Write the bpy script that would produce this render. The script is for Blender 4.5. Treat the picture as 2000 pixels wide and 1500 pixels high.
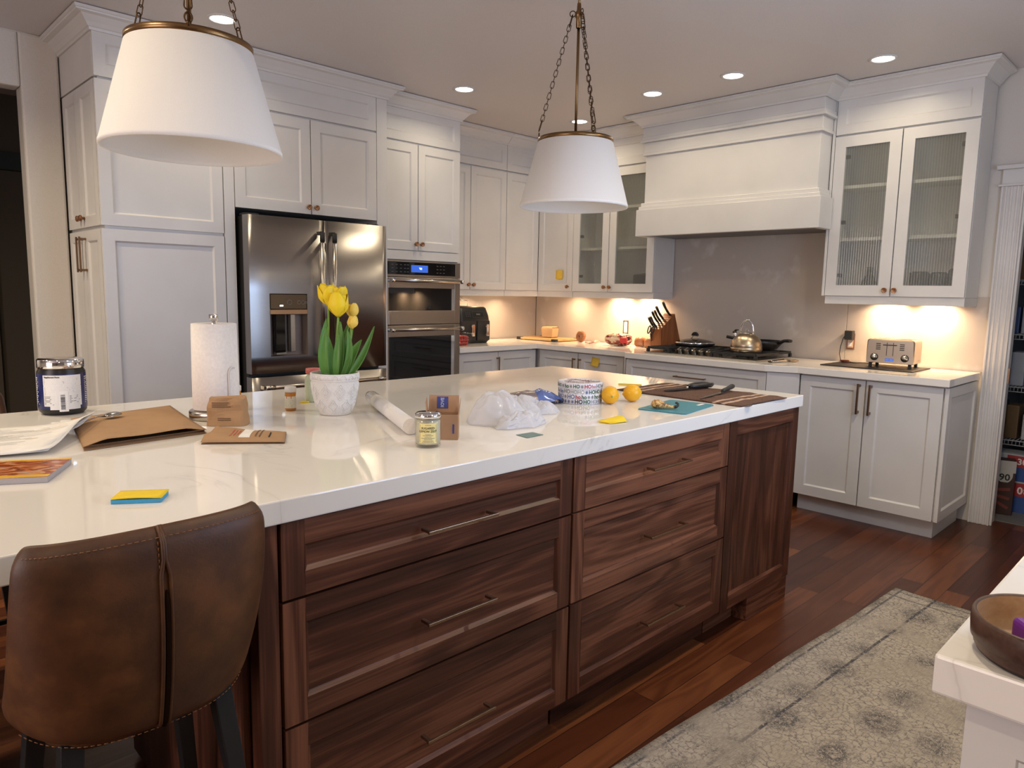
import bpy, bmesh, math, random
from math import sin, cos, pi, radians, sqrt
from mathutils import Vector, Matrix, noise, Euler
for o in list(bpy.data.objects): bpy.data.objects.remove(o)
S = bpy.context.scene
COL = S.collection
rnd = random.Random(4)

# ---------------------------------------------------------------- camera, world, exposure
cam = bpy.data.cameras.new('camera'); cob = bpy.data.objects.new('camera', cam); COL.objects.link(cob)
cam.sensor_width = 36; cam.sensor_fit = 'HORIZONTAL'; cam.lens = 1401.16/2000*36; cam.clip_start = .05
ya, pi_, ro = radians(44.541), radians(-7.33), radians(1.0594)
fw = Vector((sin(ya)*cos(pi_), cos(ya)*cos(pi_), sin(pi_))); rt = Vector((cos(ya), -sin(ya), 0)); up = rt.cross(fw)
r2 = rt*cos(ro)+up*sin(ro); u2 = -rt*sin(ro)+up*cos(ro)
M = Matrix((r2, u2, -fw)).transposed().to_4x4(); M.translation = (-4.9922, -4.7646, 1.3401)
cob.matrix_world = M; S.camera = cob
S.view_settings.view_transform = 'Standard'; S.view_settings.look = 'None'
S.view_settings.exposure = 0.10; S.view_settings.gamma = 1; S.view_settings.use_curve_mapping = False
W = bpy.data.worlds.new('dusk'); S.world = W; W.use_nodes = True
W.node_tree.nodes['Background'].inputs[0].default_value = (.28, .45, .95, 1)
W.node_tree.nodes['Background'].inputs[1].default_value = 1.2
WARM = (1, .83, .57); ZC = 2.64
LAMP_W = 3.0; PUCK_W = 3.6
def area(name, loc, size, power, color, rot=(0, 0, 0), sy=None, spread=pi, shape='DISK'):
    l = bpy.data.lights.new(name, 'AREA'); l.energy = power; l.color = color; l.size = size; l.shape = shape; l.spread = spread
    if sy: l.shape = 'RECTANGLE'; l.size_y = sy
    o = bpy.data.objects.new(name, l); o.location = loc; o.rotation_euler = rot; COL.objects.link(o); return o
# dusk sky outside the sink window (in the wall behind the near counter) and an added warm fill lamp before the unseen far left window
area('window_daylight', (-2.6, -5.37, 1.6), 1.3, 37, (.60, .80, 1.20), (radians(90), 0, 0), 1.1)
area('living_room_fill', (-7.86, -3.5, 1.5), 2.0, 56, (1, .83, .74), (radians(90), 0, radians(-90)), 1.8)

# ---------------------------------------------------------------- mesh helpers
class MB:
    def __init__(s): s.v=[]; s.f=[]; s.m=[]; s.s=[]; s.T=None; s.mi=0
    def pt(s, p):
        p = Vector(p)
        if s.T is not None: p = s.T @ p
        s.v.append(p); return len(s.v)-1
    def face(s, idx, sm=False, mi=None): s.f.append(tuple(idx)); s.m.append(s.mi if mi is None else mi); s.s.append(sm)
    def quad(s, a, b, c, d, mi=None): s.face([s.pt(a), s.pt(b), s.pt(c), s.pt(d)], False, mi)
    def box(s, x0, y0, z0, x1, y1, z1, mi=None):
        i = [s.pt((x, y, z)) for z in (z0, z1) for y in (y0, y1) for x in (x0, x1)]
        for q in ((0,2,3,1),(4,5,7,6),(0,1,5,4),(2,6,7,3),(0,4,6,2),(1,3,7,5)): s.face([i[k] for k in q], False, mi)
    def loft(s, rings, caps=True, sm=True, closed=True, mi=None):
        R = [[s.pt(p) for p in r] for r in rings]; n = len(R[0])
        for a, b in zip(R, R[1:]):
            for k in range(n if closed else n-1):
                j = (k+1) % n; s.face((a[k], a[j], b[j], b[k]), sm, mi)
        if caps: s.face(R[0][::-1], False, mi); s.face(R[-1], False, mi)
        return R
    def lathe(s, prof, seg=32, c=(0,0,0), sm=True, mi=None, sx=1, sy=1):
        rings = [[(c[0]+max(r,1e-5)*cos(2*pi*k/seg)*sx, c[1]+max(r,1e-5)*sin(2*pi*k/seg)*sy, c[2]+z) for k in range(seg)] for r, z in prof]
        s.loft(rings, caps=False, sm=sm, mi=mi)
    def cyl(s, c, r, h, seg=24, r2=None, mi=None, sm=True):
        r2 = r if r2 is None else r2
        rings = [[(c[0]+q*cos(2*pi*k/seg), c[1]+q*sin(2*pi*k/seg), c[2]+z) for k in range(seg)] for q, z in ((r,0),(r2,h))]
        s.loft(rings, True, sm, mi=mi)
    def tube(s, pts, rad, seg=8, closed=False, mi=None, sq=False):
        pts = [Vector(p) for p in pts]; n = len(pts); rings = []
        nrm = None
        for i, p in enumerate(pts):
            if closed: t = pts[(i+1) % n]-pts[i-1]
            else: t = pts[min(i+1, n-1)]-pts[max(i-1, 0)]
            t.normalize()
            if nrm is None:
                a = Vector((0, 0, 1)) if abs(t.z) < .9 else Vector((1, 0, 0)); nrm = t.cross(a).normalized()
            nrm = (nrm - t*nrm.dot(t)).normalized(); b = t.cross(nrm)
            r = rad[i] if isinstance(rad, (list, tuple)) else rad
            off = pi/4 if sq else 0
            rings.append([p+(nrm*cos(off+2*pi*k/seg)+b*sin(off+2*pi*k/seg))*r for k in range(seg)])
        if closed: rings.append(rings[0])
        s.loft(rings, not closed, not sq, mi=mi)
    def prism(s, poly, z0, z1, mi=None, f=lambda a, b, c: (a, b, c)):
        A = [s.pt(f(x, y, z0)) for x, y in poly]; B = [s.pt(f(x, y, z1)) for x, y in poly]; n = len(A)
        for k in range(n): s.face((A[k], A[(k+1)%n], B[(k+1)%n], B[k]), False, mi)
        s.face(A[::-1], False, mi); s.face(B, False, mi)
    def grid(s, fn, nu, nv, sm=True, wrap=False, mi=None):
        g = [[s.pt(fn(i/nu, j/nv)) for j in range(nv+1)] for i in range(nu+1)]
        for i in range(nu):
            for j in range(nv): s.face((g[i][j], g[i+1][j], g[i+1][j+1], g[i][j+1]), sm, mi)
    def shaker(s, O, U, V, N, w, h, t=.02, fr=.06, rec=.009, ch=.008, glass=False, mi=(0,0,0)):
        """door leaf: stiles, rails, recessed panel. O lower-left-back, U width, V height, N outwards. mi=(rail,stile,panel)"""
        O, U, V, N = Vector(O), Vector(U), Vector(V), Vector(N)
        P = lambda u, v, n: O+U*u+V*v+N*n
        q = lambda a, b, c, d, k: s.quad(P(*a), P(*b), P(*c), P(*d), k)
        q((0,0,t),(fr,0,t),(fr,h,t),(0,h,t),mi[1]); q((w-fr,0,t),(w,0,t),(w,h,t),(w-fr,h,t),mi[1])
        q((fr,0,t),(w-fr,0,t),(w-fr,fr,t),(fr,fr,t),mi[0]); q((fr,h-fr,t),(w-fr,h-fr,t),(w-fr,h,t),(fr,h,t),mi[0])
        i, z = fr+ch, (0 if glass else t-rec)
        if glass: i = fr
        a = [(fr,fr,t),(w-fr,fr,t),(w-fr,h-fr,t),(fr,h-fr,t)]; b = [(i,i,z),(w-i,i,z),(w-i,h-i,z),(i,h-i,z)]
        for k in range(4): q(a[k],a[(k+1)%4],b[(k+1)%4],b[k],mi[0] if k%2==0 else mi[1])
        if not glass: q(*b, mi[2])
        o0=[(0,0,0),(w,0,0),(w,h,0),(0,h,0)]; o1=[(0,0,t),(w,0,t),(w,h,t),(0,h,t)]
        for k in range(4): q(o0[k],o0[(k+1)%4],o1[(k+1)%4],o1[k],mi[0] if k%2==0 else mi[1])
        if glass:
            q((0,0,0),(0,h,0),(fr,h,0),(fr,0,0),mi[1]); q((w-fr,0,0),(w-fr,h,0),(w,h,0),(w,0,0),mi[1])
            q((fr,0,0),(fr,fr,0),(w-fr,fr,0),(w-fr,0,0),mi[0]); q((fr,h-fr,0),(fr,h,0),(w-fr,h,0),(w-fr,h-fr,0),mi[0])
        else: q((0,0,0),(0,h,0),(w,h,0),(w,0,0),mi[2])

def part(name, mb, mat, parent=None, bev=0, sub=0, solid=0, label=None, stuff=False, weld=True, seg=2):
    me = bpy.data.meshes.new(name)
    off = Vector((0,0,0))
    if parent is not None:
        r = parent
        while r.parent: r = r.parent
        if r.get('_w'): off = r.location.copy()
    me.from_pydata([p-off for p in mb.v], [], mb.f)
    mats = mat if isinstance(mat, (list, tuple)) else [mat]
    for m in mats: me.materials.append(m)
    me.polygons.foreach_set('material_index', [min(k, len(mats)-1) for k in mb.m]); me.polygons.foreach_set('use_smooth', mb.s)
    if weld:
        b = bmesh.new(); b.from_mesh(me); bmesh.ops.remove_doubles(b, verts=b.verts, dist=1e-5)
        bmesh.ops.dissolve_degenerate(b, edges=b.edges, dist=1e-6)
        bmesh.ops.recalc_face_normals(b, faces=b.faces); b.to_mesh(me); b.free()
    o = bpy.data.objects.new(name, me); COL.objects.link(o)
    if parent is not None: o.parent = parent
    if solid: m = o.modifiers.new('thick', 'SOLIDIFY'); m.thickness = solid; m.offset = 0
    if bev: m = o.modifiers.new('bevel', 'BEVEL'); m.width = bev; m.segments = seg; m.limit_method = 'ANGLE'; m.angle_limit = radians(40)
    if sub: m = o.modifiers.new('sub', 'SUBSURF'); m.levels = sub; m.render_levels = sub
    if label: o['label'] = label
    if stuff: o['kind'] = 'stuff'
    return o
def tag(o, label, cat, group=None):
    o['label'] = label; o['category'] = cat
    if group: o['group'] = group
    return o
def thing(name, label, cat, loc=(0,0,0), rotz=0, group=None, world=False):
    o = bpy.data.objects.new(name, None); COL.objects.link(o); o.empty_display_size = .05
    o.location = loc; o.rotation_euler = (0, 0, rotz)
    if world: o['_w'] = 1
    return tag(o, label, cat, group)
def struct(name, mb, mat, parent=None, bev=0):
    o = part(name, mb, mat, parent, bev)
    if parent is None: o['kind'] = 'structure'
    return o
def dup(root, loc, rotz=0, label=None):
    def cp(o, par):
        c = o.copy(); COL.objects.link(c); c.parent = par
        for ch in [k for k in bpy.data.objects if k.parent == o]: cp(ch, c)
        return c
    c = cp(root, None); c.location = loc; c.rotation_euler = (0, 0, rotz)
    if label: c['label'] = label
    return c
def text_mb(s, size, bold=False, ext=.0004, width=None):
    cu = bpy.data.curves.new('t', 'FONT'); cu.body = s; cu.size = size; cu.extrude = ext; cu.align_x = 'CENTER'; cu.align_y = 'CENTER'
    cu.resolution_u = 2
    if bold: cu.offset = size*.025
    ob = bpy.data.objects.new('t', cu); COL.objects.link(ob); dg = bpy.context.evaluated_depsgraph_get()
    me = bpy.data.meshes.new_from_object(ob.evaluated_get(dg)); mb = MB()
    sc = 1
    if width:
        xs = [v.co.x for v in me.vertices]; sc = width/max(1e-4, max(xs)-min(xs))
    mb.v = [Vector((v.co.x*sc, v.co.y, v.co.z)) for v in me.vertices]
    for p in me.polygons: mb.f.append(tuple(p.vertices)); mb.m.append(0); mb.s.append(False)
    bpy.data.objects.remove(ob); bpy.data.curves.remove(cu); bpy.data.meshes.remove(me); return mb
def xf(mb, mat): mb.v = [mat @ p for p in mb.v]; return mb
def merge(a, b, mi=None):
    n = len(a.v); a.v += b.v; a.f += [tuple(i+n for i in f) for f in b.f]; a.m += b.m if mi is None else [mi]*len(b.m); a.s += b.s; return a
def frame(O, U, V): 
    U, V = Vector(U).normalized(), Vector(V).normalized(); N = U.cross(V)
    m = Matrix((U, V, N)).transposed().to_4x4(); m.translation = Vector(O); return m
def wrap_cyl(mb, R, z, a0):
    """bend flat lettering (x,y) round a vertical cylinder of radius R centred on the local z axis, facing angle a0"""
    mb.v = [Vector(((R+p.z)*cos(a0+p.x/R), (R+p.z)*sin(a0+p.x/R), z+p.y)) for p in mb.v]; return mb

# ---------------------------------------------------------------- materials
def nodes(name):
    m = bpy.data.materials.new(name); m.use_nodes = True; nt = m.node_tree; b = nt.nodes['Principled BSDF']
    def N(t, **k):
        n = nt.nodes.new(t)
        for a, v in k.items():
            if a.startswith('i_'):
                key = a[2:]; key = int(key) if key.isdigit() else key.replace('_', ' ')
                if isinstance(v, bpy.types.NodeSocket): nt.links.new(v, n.inputs[key])
                else: n.inputs[key].default_value = v
            else: setattr(n, a, v)
        return n
    return m, nt, b, N
def setp(b, nt, **k):
    for a, v in k.items():
        i = b.inputs[a.replace('_', ' ')]
        if isinstance(v, bpy.types.NodeSocket): nt.links.new(v, i)
        else: i.default_value = v
def ramp(N, fac, stops, interp='LINEAR'):
    r = N('ShaderNodeValToRGB', i_Fac=fac); r.color_ramp.interpolation = interp
    e = r.color_ramp.elements
    while len(e) < len(stops): e.new(.5)
    for k, (p, c) in enumerate(stops): e[k].position = p; e[k].color = (*c, 1) if len(c) == 3 else c
    return r.outputs[0]
def plain(name, col, rough=.5, metal=0, bump=0, bscale=200, **k):
    m, nt, b, N = nodes(name); setp(b, nt, Base_Color=(*col, 1), Roughness=rough, Metallic=metal, **k)
    tc = N('ShaderNodeTexCoord').outputs['Object']
    n = N('ShaderNodeTexNoise', i_Vector=tc, i_Scale=bscale, i_Detail=3)
    c = ramp(N, n.outputs[0], [(.3, tuple(x*.95 for x in col)), (.7, tuple(min(1, x*1.04) for x in col))]); nt.links.new(c, b.inputs['Base Color'])
    if bump:
        bp = N('ShaderNodeBump', i_Strength=bump, i_Distance=.002, i_Height=n.outputs[0]); nt.links.new(bp.outputs[0], b.inputs['Normal'])
    return m
def math_(N, op, a, b=0.0): return N('ShaderNodeMath', operation=op, i_0=a, i_1=b).outputs[0]
def wood(name, axis, dark, mid, light, scale=1, rough=.38, plank=.11, bands=True):
    """grain along the given object axis; boards across it differ in tone"""
    m, nt, b, N = nodes(name); tc = N('ShaderNodeTexCoord').outputs['Object']; ri = N('ShaderNodeObjectInfo').outputs['Random']
    off = N('ShaderNodeCombineXYZ', i_0=math_(N,'MULTIPLY',ri,7.0), i_1=math_(N,'MULTIPLY',ri,3.0), i_2=math_(N,'MULTIPLY',ri,11.0)).outputs[0]
    v = N('ShaderNodeVectorMath', operation='ADD', i_0=tc, i_1=off).outputs[0]
    sc = [9, 9, 9]; sc['xyz'.index(axis)] = .9
    mp = N('ShaderNodeMapping', i_Vector=v, i_Scale=[q*scale for q in sc]).outputs[0]
    big = N('ShaderNodeTexNoise', i_Vector=mp, i_Scale=1.0, i_Detail=2, i_Distortion=.6).outputs[0]
    ring = N('ShaderNodeMath', operation='SINE', i_0=math_(N,'MULTIPLY',big,38.0)).outputs[0]
    sc2 = [160, 160, 160]; sc2['xyz'.index(axis)] = 3.5
    mp2 = N('ShaderNodeMapping', i_Vector=v, i_Scale=[q*scale for q in sc2]).outputs[0]
    fine = N('ShaderNodeTexNoise', i_Vector=mp2, i_Scale=1.0, i_Detail=3).outputs[0]
    sc3 = [4.5, 4.5, 4.5]; sc3['xyz'.index(axis)] = .35
    mp3 = N('ShaderNodeMapping', i_Vector=v, i_Scale=sc3).outputs[0]
    tone = N('ShaderNodeTexNoise', i_Vector=mp3, i_Scale=1.0, i_Detail=1).outputs[0]
    t = math_(N,'ADD', math_(N,'MULTIPLY',ring,.075), math_(N,'ADD', math_(N,'MULTIPLY',fine,.38), math_(N,'MULTIPLY',tone,.75)))
    t = math_(N,'ADD', t, math_(N,'MULTIPLY',ri,.12))
    c = ramp(N, t, [(.38, dark), (.62, mid), (.85, light)])
    setp(b, nt, Base_Color=c, Roughness=rough, Specular_IOR_Level=.28)
    bp = N('ShaderNodeBump', i_Strength=.12, i_Distance=.001, i_Height=fine); nt.links.new(bp.outputs[0], b.inputs['Normal'])
    return m
WAL = ((.026,.0085,.0045), (.075,.025,.0135), (.20,.078,.042))
walnut_x = wood('walnut_grain_across', 'x', *WAL); walnut_z = wood('walnut_grain_upright', 'z', *WAL)
walnut_y = wood('walnut_grain_deep', 'y', *WAL)
cab = plain('cabinet_white_lacquer', (.68,.665,.645), .36, bscale=3)
cabin = plain('cabinet_interior_white', (.60,.58,.55), .55, bscale=3)
wallp = plain('wall_paint_cream', (.66,.62,.565), .6, bump=.08, bscale=260)
ceilp = plain('ceiling_paint', (.64,.60,.59), .45, bump=.06, bscale=180)
trimp = plain('trim_paint_white', (.66,.645,.63), .42, bscale=4)
dark = plain('black_gap', (.006,.006,.006), .7)
black = plain('black_plastic', (.012,.012,.013), .32)
blackm = plain('black_matte', (.016,.016,.016), .6)
blackg = plain('black_glass', (.004,.004,.005), .04)
iron = plain('cast_iron', (.013,.013,.014), .5, bump=.3, bscale=400)
brass = plain('aged_brass', (.26,.155,.07), .32, 1)
bronze = plain('bronze_pull', (.30,.20,.13), .34, 1)
copper = plain('copper_knob', (.34,.17,.09), .4, .8)
chain_m = plain('antique_bronze', (.10,.055,.026), .4, 1)
chrome = plain('chrome', (.8,.8,.82), .07, 1)
steel2 = plain('brushed_steel_light', (.55,.51,.46), .25, 1)
def steel_mat(name, col, axis='x'):
    m, nt, b, N = nodes(name); tc = N('ShaderNodeTexCoord').outputs['Object']
    s = [300, 300, 300]; s['xyz'.index(axis)] = 2
    n = N('ShaderNodeTexNoise', i_Vector=N('ShaderNodeMapping', i_Vector=tc, i_Scale=s).outputs[0], i_Scale=1.0, i_Detail=2).outputs[0]
    r = math_(N, 'ADD', math_(N,'MULTIPLY',n,.05), .29)
    c = ramp(N, n, [(.3, tuple(x*.97 for x in col)), (.7, col)])
    setp(b, nt, Base_Color=c, Roughness=r, Metallic=1.0); return m
steel = steel_mat('brushed_stainless', (.34,.305,.275), 'x')
steelv = steel_mat('brushed_stainless_dark', (.36,.335,.315), 'x')
white_fab = plain('white_linen_shade', (.86,.84,.82), .85, bump=.1, bscale=900)
paper_w = plain('white_paper', (.82,.80,.77), .7, bscale=30)
kraft = plain('kraft_paper', (.40,.235,.115), .75, bump=.15, bscale=25)
kraft_in = plain('kraft_inside', (.20,.11,.055), .8)
card_b = plain('cardboard', (.40,.235,.135), .75, bscale=40)
yel = plain('yellow_note', (.86,.62,.015), .65, bscale=30)
yel2 = plain('yellow_note_faded', (.72,.48,.05), .65, bscale=30)
ceram = plain('white_ceramic', (.80,.785,.77), .42)
ink = plain('black_ink', (.02,.02,.02), .6)
ink_g = plain('grey_ink', (.25,.25,.25), .7)
red = plain('red_print', (.5,.03,.03), .5)
white = plain('white_print', (.8,.8,.8), .5)
leaf_m = plain('tulip_leaf_green', (.09,.23,.035), .45, bscale=30, Subsurface_Weight=.0)
stem_m = plain('tulip_stem_green', (.19,.36,.06), .5)
petal = plain('tulip_petal_yellow', (.9,.66,.012), .5, bscale=25)
petal2 = plain('tulip_petal_pale', (.88,.62,.10), .5, bscale=25)
def quartz(name, base=(.85,.815,.765), rough=.06):
    m, nt, b, N = nodes(name); tc = N('ShaderNodeTexCoord').outputs['Object']
    w = N('ShaderNodeTexNoise', i_Vector=tc, i_Scale=1.6, i_Detail=5, i_Distortion=1.2)
    d = math_(N,'ABSOLUTE', math_(N,'SUBTRACT', w.outputs[0], .5))
    vein = ramp(N, d, [(0, (.62,.59,.555)), (.003, (.78,.745,.70)), (.02, base)])
    n2 = N('ShaderNodeTexNoise', i_Vector=tc, i_Scale=2.5, i_Detail=2).outputs[0]
    mask = ramp(N, n2, [(.5, (0,0,0)), (.68, (1,1,1))])
    mx = N('ShaderNodeMix', data_type='RGBA', i_0=mask, i_6=(*base, 1), i_7=vein).outputs[2]
    setp(b, nt, Base_Color=mx, Roughness=rough, IOR=1.55); return m
quartz_m = quartz('white_quartz')
def floor_mat():
    m, nt, b, N = nodes('reddish_hardwood'); tc = N('ShaderNodeTexCoord').outputs['Object']
    br = N('ShaderNodeTexBrick', i_Vector=tc, i_Scale=1.0, i_Mortar_Size=.0012, i_Brick_Width=1.3, i_Row_Height=.098, offset=.37, offset_frequency=2)
    br.inputs['Color1'].default_value = (0,0,0,1); br.inputs['Color2'].default_value = (1,1,1,1); br.inputs['Mortar'].default_value = (.5,.5,.5,1)
    v = N('ShaderNodeVectorMath', operation='ADD', i_0=tc, i_1=N('ShaderNodeVectorMath', operation='MULTIPLY', i_0=br.outputs[0], i_1=(13,3,7)).outputs[0]).outputs[0]
    big = N('ShaderNodeTexNoise', i_Vector=N('ShaderNodeMapping', i_Vector=v, i_Scale=(1.1,10,10)).outputs[0], i_Scale=1.0, i_Detail=2, i_Distortion=.5).outputs[0]
    ring = N('ShaderNodeMath', operation='SINE', i_0=math_(N,'MULTIPLY',big,34.0)).outputs[0]
    fine = N('ShaderNodeTexNoise', i_Vector=N('ShaderNodeMapping', i_Vector=v, i_Scale=(4,140,140)).outputs[0], i_Scale=1.0, i_Detail=2).outputs[0]
    t = math_(N,'ADD', math_(N,'MULTIPLY',ring,.06), math_(N,'ADD', math_(N,'MULTIPLY',fine,.20), math_(N,'MULTIPLY',br.outputs[0],.50)))
    c = ramp(N, t, [(.05, (.040,.010,.0045)), (.38, (.085,.024,.0095)), (.72, (.20,.068,.024))])
    mx = N('ShaderNodeMix', data_type='RGBA', i_0=br.outputs['Fac'], i_6=c, i_7=(.012,.005,.003,1)).outputs[2]
    setp(b, nt, Base_Color=mx, Roughness=math_(N,'ADD',math_(N,'MULTIPLY',fine,.08),.27), Specular_IOR_Level=.35)
    bp = N('ShaderNodeBump', i_Strength=.25, i_Distance=.001, i_Height=math_(N,'SUBTRACT',math_(N,'MULTIPLY',fine,.08),br.outputs['Fac'])); nt.links.new(bp.outputs[0], b.inputs['Normal'])
    return m
floor_m = floor_mat()
def drywall_mat():
    m, nt, b, N = nodes('bare_patched_drywall'); tc = N('ShaderNodeTexCoord').outputs['Object']
    n = N('ShaderNodeTexNoise', i_Vector=tc, i_Scale=5.0, i_Detail=3, i_Roughness=.55).outputs[0]
    patch = ramp(N, n, [(.58, (.47,.42,.375)), (.74, (.60,.56,.52))])
    vo = N('ShaderNodeTexVoronoi', i_Vector=tc, i_Scale=24.0).outputs['Distance']
    sp = ramp(N, vo, [(.0, (.55,.5,.46)), (.06, (1,1,1))])
    mx = N('ShaderNodeMix', data_type='RGBA', blend_type='MULTIPLY', i_0=.35, i_6=patch, i_7=sp).outputs[2]
    setp(b, nt, Base_Color=mx, Roughness=.6); return m
drywall = drywall_mat()
def leather_mat():
    m, nt, b, N = nodes('brown_distressed_leather'); tc = N('ShaderNodeTexCoord').outputs['Object']
    n = N('ShaderNodeTexNoise', i_Vector=tc, i_Scale=9.0, i_Detail=5, i_Roughness=.6).outputs[0]
    g = N('ShaderNodeTexNoise', i_Vector=tc, i_Scale=260.0, i_Detail=3).outputs[0]
    c = ramp(N, n, [(.30, (.040,.014,.005)), (.52, (.085,.031,.0095)), (.74, (.165,.064,.019))])
    setp(b, nt, Base_Color=c, Roughness=.5)
    bp = N('ShaderNodeBump', i_Strength=.2, i_Distance=.001, i_Height=g); nt.links.new(bp.outputs[0], b.inputs['Normal']); return m
leather = leather_mat()
def glass_mat(name, tint=(.9,.9,.88), refl=.5, ribs=None):
    """clear pane: light passes straight through, the surface mirrors; ribs = reeded along z"""
    m, nt, b, N = nodes(name); nt.nodes.remove(b); out = nt.nodes['Material Output']
    tr = N('ShaderNodeBsdfTransparent', i_Color=(*tint, 1)); gl = N('ShaderNodeBsdfGlossy', i_Roughness=.06)
    fr = N('ShaderNodeFresnel', i_IOR=1.5)
    if ribs:
        tc = N('ShaderNodeTexCoord').outputs['Object']
        wv = N('ShaderNodeTexWave', bands_direction='Y', i_Vector=tc, i_Scale=ribs, wave_profile='SIN')
        bp = N('ShaderNodeBump', i_Strength=.6, i_Distance=.002, i_Height=wv.outputs['Fac'])
        nt.links.new(bp.outputs[0], gl.inputs['Normal'])
        c = ramp(N, wv.outputs['Fac'], [(0, tuple(x*.88 for x in tint)), (1, tint)]); nt.links.new(c, tr.inputs[0])
    body = tr.outputs[0]
    if ribs: body = N('ShaderNodeMixShader', i_0=.12, i_1=body, i_2=N('ShaderNodeBsdfDiffuse', i_Color=(.5,.5,.47,1)).outputs[0]).outputs[0]
    bf = N('ShaderNodeNewGeometry').outputs['Backfacing']; fac = math_(N,'MULTIPLY', fr.outputs[0], math_(N,'SUBTRACT', 1.0, bf))
    mx = N('ShaderNodeMixShader', i_0=fac, i_1=body, i_2=gl.outputs[0]); nt.links.new(mx.outputs[0], out.inputs[0]); return m
reeded = glass_mat('reeded_glass', (.95,.96,.93), ribs=22)
clear = glass_mat('clear_glass', (.93,.94,.93)); clearp = glass_mat('clear_plastic', (.95,.95,.95))
def emit(name, col, st):
    m, nt, b, N = nodes(name); setp(b, nt, Base_Color=(0,0,0,1), Emission_Color=(*col, 1), Emission_Strength=st); return m
lens = emit('lamp_lens', (1,.93,.82), 14); lcd = emit('blue_display', (.03,.12,.62), 1.1); lcd_t = emit('display_digits', (.55,.8,1), 1.6)

# ---------------------------------------------------------------- the setting
X, Y, Z = Vector((1,0,0)), Vector((0,1,0)), Vector((0,0,1))
mb = MB(); mb.box(-8, -8, -.1, 1.6, 1.6, 0); struct('floor', mb, floor_m)
mb = MB(); mb.box(-8, -8, ZC, 1.6, 1.6, ZC+.1); struct('ceiling', mb, ceilp)
mb = MB(); mb.box(0, -3.80, 0, .12, .12, ZC); mb.box(0, -4.60, 1.99, .12, -3.80, ZC); mb.box(0, -8, 0, .12, -4.60, ZC); struct('wall_right', mb, wallp)
mb = MB(); mb.box(-3.91, 0, 0, 0, .12, ZC); struct('wall_back', mb, wallp)
mb = MB(); mb.box(-4.095, -.132, 0, -3.914, -.012, ZC); mb.box(-5.3, -.132, 2.36, -4.095, -.012, ZC); mb.box(-8, -.132, 0, -5.3, -.012, ZC); struct('wall_back_left', mb, wallp, bev=.012)
def holed(name, axis, c0, c1, lo, hi, w0, w1, z0, z1):
    m = MB()
    for a, b, p, q in ((lo, w0, 0, ZC), (w1, hi, 0, ZC), (w0, w1, 0, z0), (w0, w1, z1, ZC)):
        if axis == 'y': m.box(a, c0, p, b, c1, q)
        else: m.box(c0, a, p, c1, b, q)
    return struct(name, m, wallp)
holed('wall_left', 'x', -8, -7.9, -8, -.132, -4.5, -2.5, .6, 2.4)
holed('wall_near', 'y', -5.36, -5.26, -4.05, 0, -3.25, -1.95, 1.05, 2.15)
mb = MB(); mb.box(-8, -8, 0, -4.05, -7.9, ZC); struct('wall_rear', mb, wallp)
mb = MB(); mb.box(-4.15, -8, 0, -4.05, -5.26, ZC); struct('wall_rear_return', mb, wallp)
mb = MB()
for x in (-3.25, -2.625, -2.0): mb.box(x, -5.34, 1.05, x+.05, -5.28, 2.15)
mb.box(-3.2, -5.34, 1.05, -2.0, -5.28, 1.10); mb.box(-3.2, -5.34, 2.10, -2.0, -5.28, 2.15)
win = struct('window_1', mb, trimp); mb = MB(); mb.box(-3.2, -5.312, 1.1, -2.0, -5.308, 2.1); part('window_pane', mb, clear, win)
mb = MB()
for y in (-4.5, -3.525, -2.55): mb.box(-7.98, y, .6, -7.92, y+.05, 2.4)
mb.box(-7.98, -4.45, .6, -7.92, -2.55, .65); mb.box(-7.98, -4.45, 2.35, -7.92, -2.55, 2.4)
win = struct('window_2', mb, trimp); mb = MB(); mb.box(-7.952, -4.45, .65, -7.948, -2.55, 2.35); part('window_pane', mb, clear, win)  # unseen window added to go with the living-room fill lamp
# room beyond the left doorway; its dimness is put into wall and door colours
mb = MB(); mb.box(-5.6, 1.45, 0, -3.6, 1.5, ZC); mb.box(-3.75, .12, 0, -3.7, 1.45, ZC); mb.box(-5.65, -.012, 0, -5.6, 1.5, ZC); struct('wall_hallway', mb, plain('hall_paint_dimmed', (.10,.085,.065), .6))
d = MB(); d.box(-5.0, 1.40, 0, -4.02, 1.445, 2.1)
for z0, z1 in ((.15, .72), (.82, 1.35), (1.45, 1.98)):
    d.shaker((-4.95, 1.40, z0), X, Z, -Y, .85, z1-z0, .012, .03, .008)
struct('door_1', d, plain('hall_door_paint_dimmed', (.12,.10,.08), .5))
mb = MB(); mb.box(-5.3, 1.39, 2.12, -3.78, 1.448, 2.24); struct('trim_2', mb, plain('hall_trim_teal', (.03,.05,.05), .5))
# drywall backsplash between counters and wall cabinets
mb = MB(); mb.box(-.006, -2.89, .914, 0, 0, 1.80); mb.box(-.006, -3.70, .914, 0, -2.893, 1.36); struct('trim_3', mb, drywall)
mb = MB(); mb.box(-1.5, -.006, .914, -.006, 0, 1.36); struct('trim_4', mb, drywall)
mb = MB(); mb.box(-.0095, -.0095, .915, -.0062, -.0062, 1.30); struct('trim_6', mb, plain('open_joint', (.03,.02,.015), .8))
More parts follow.
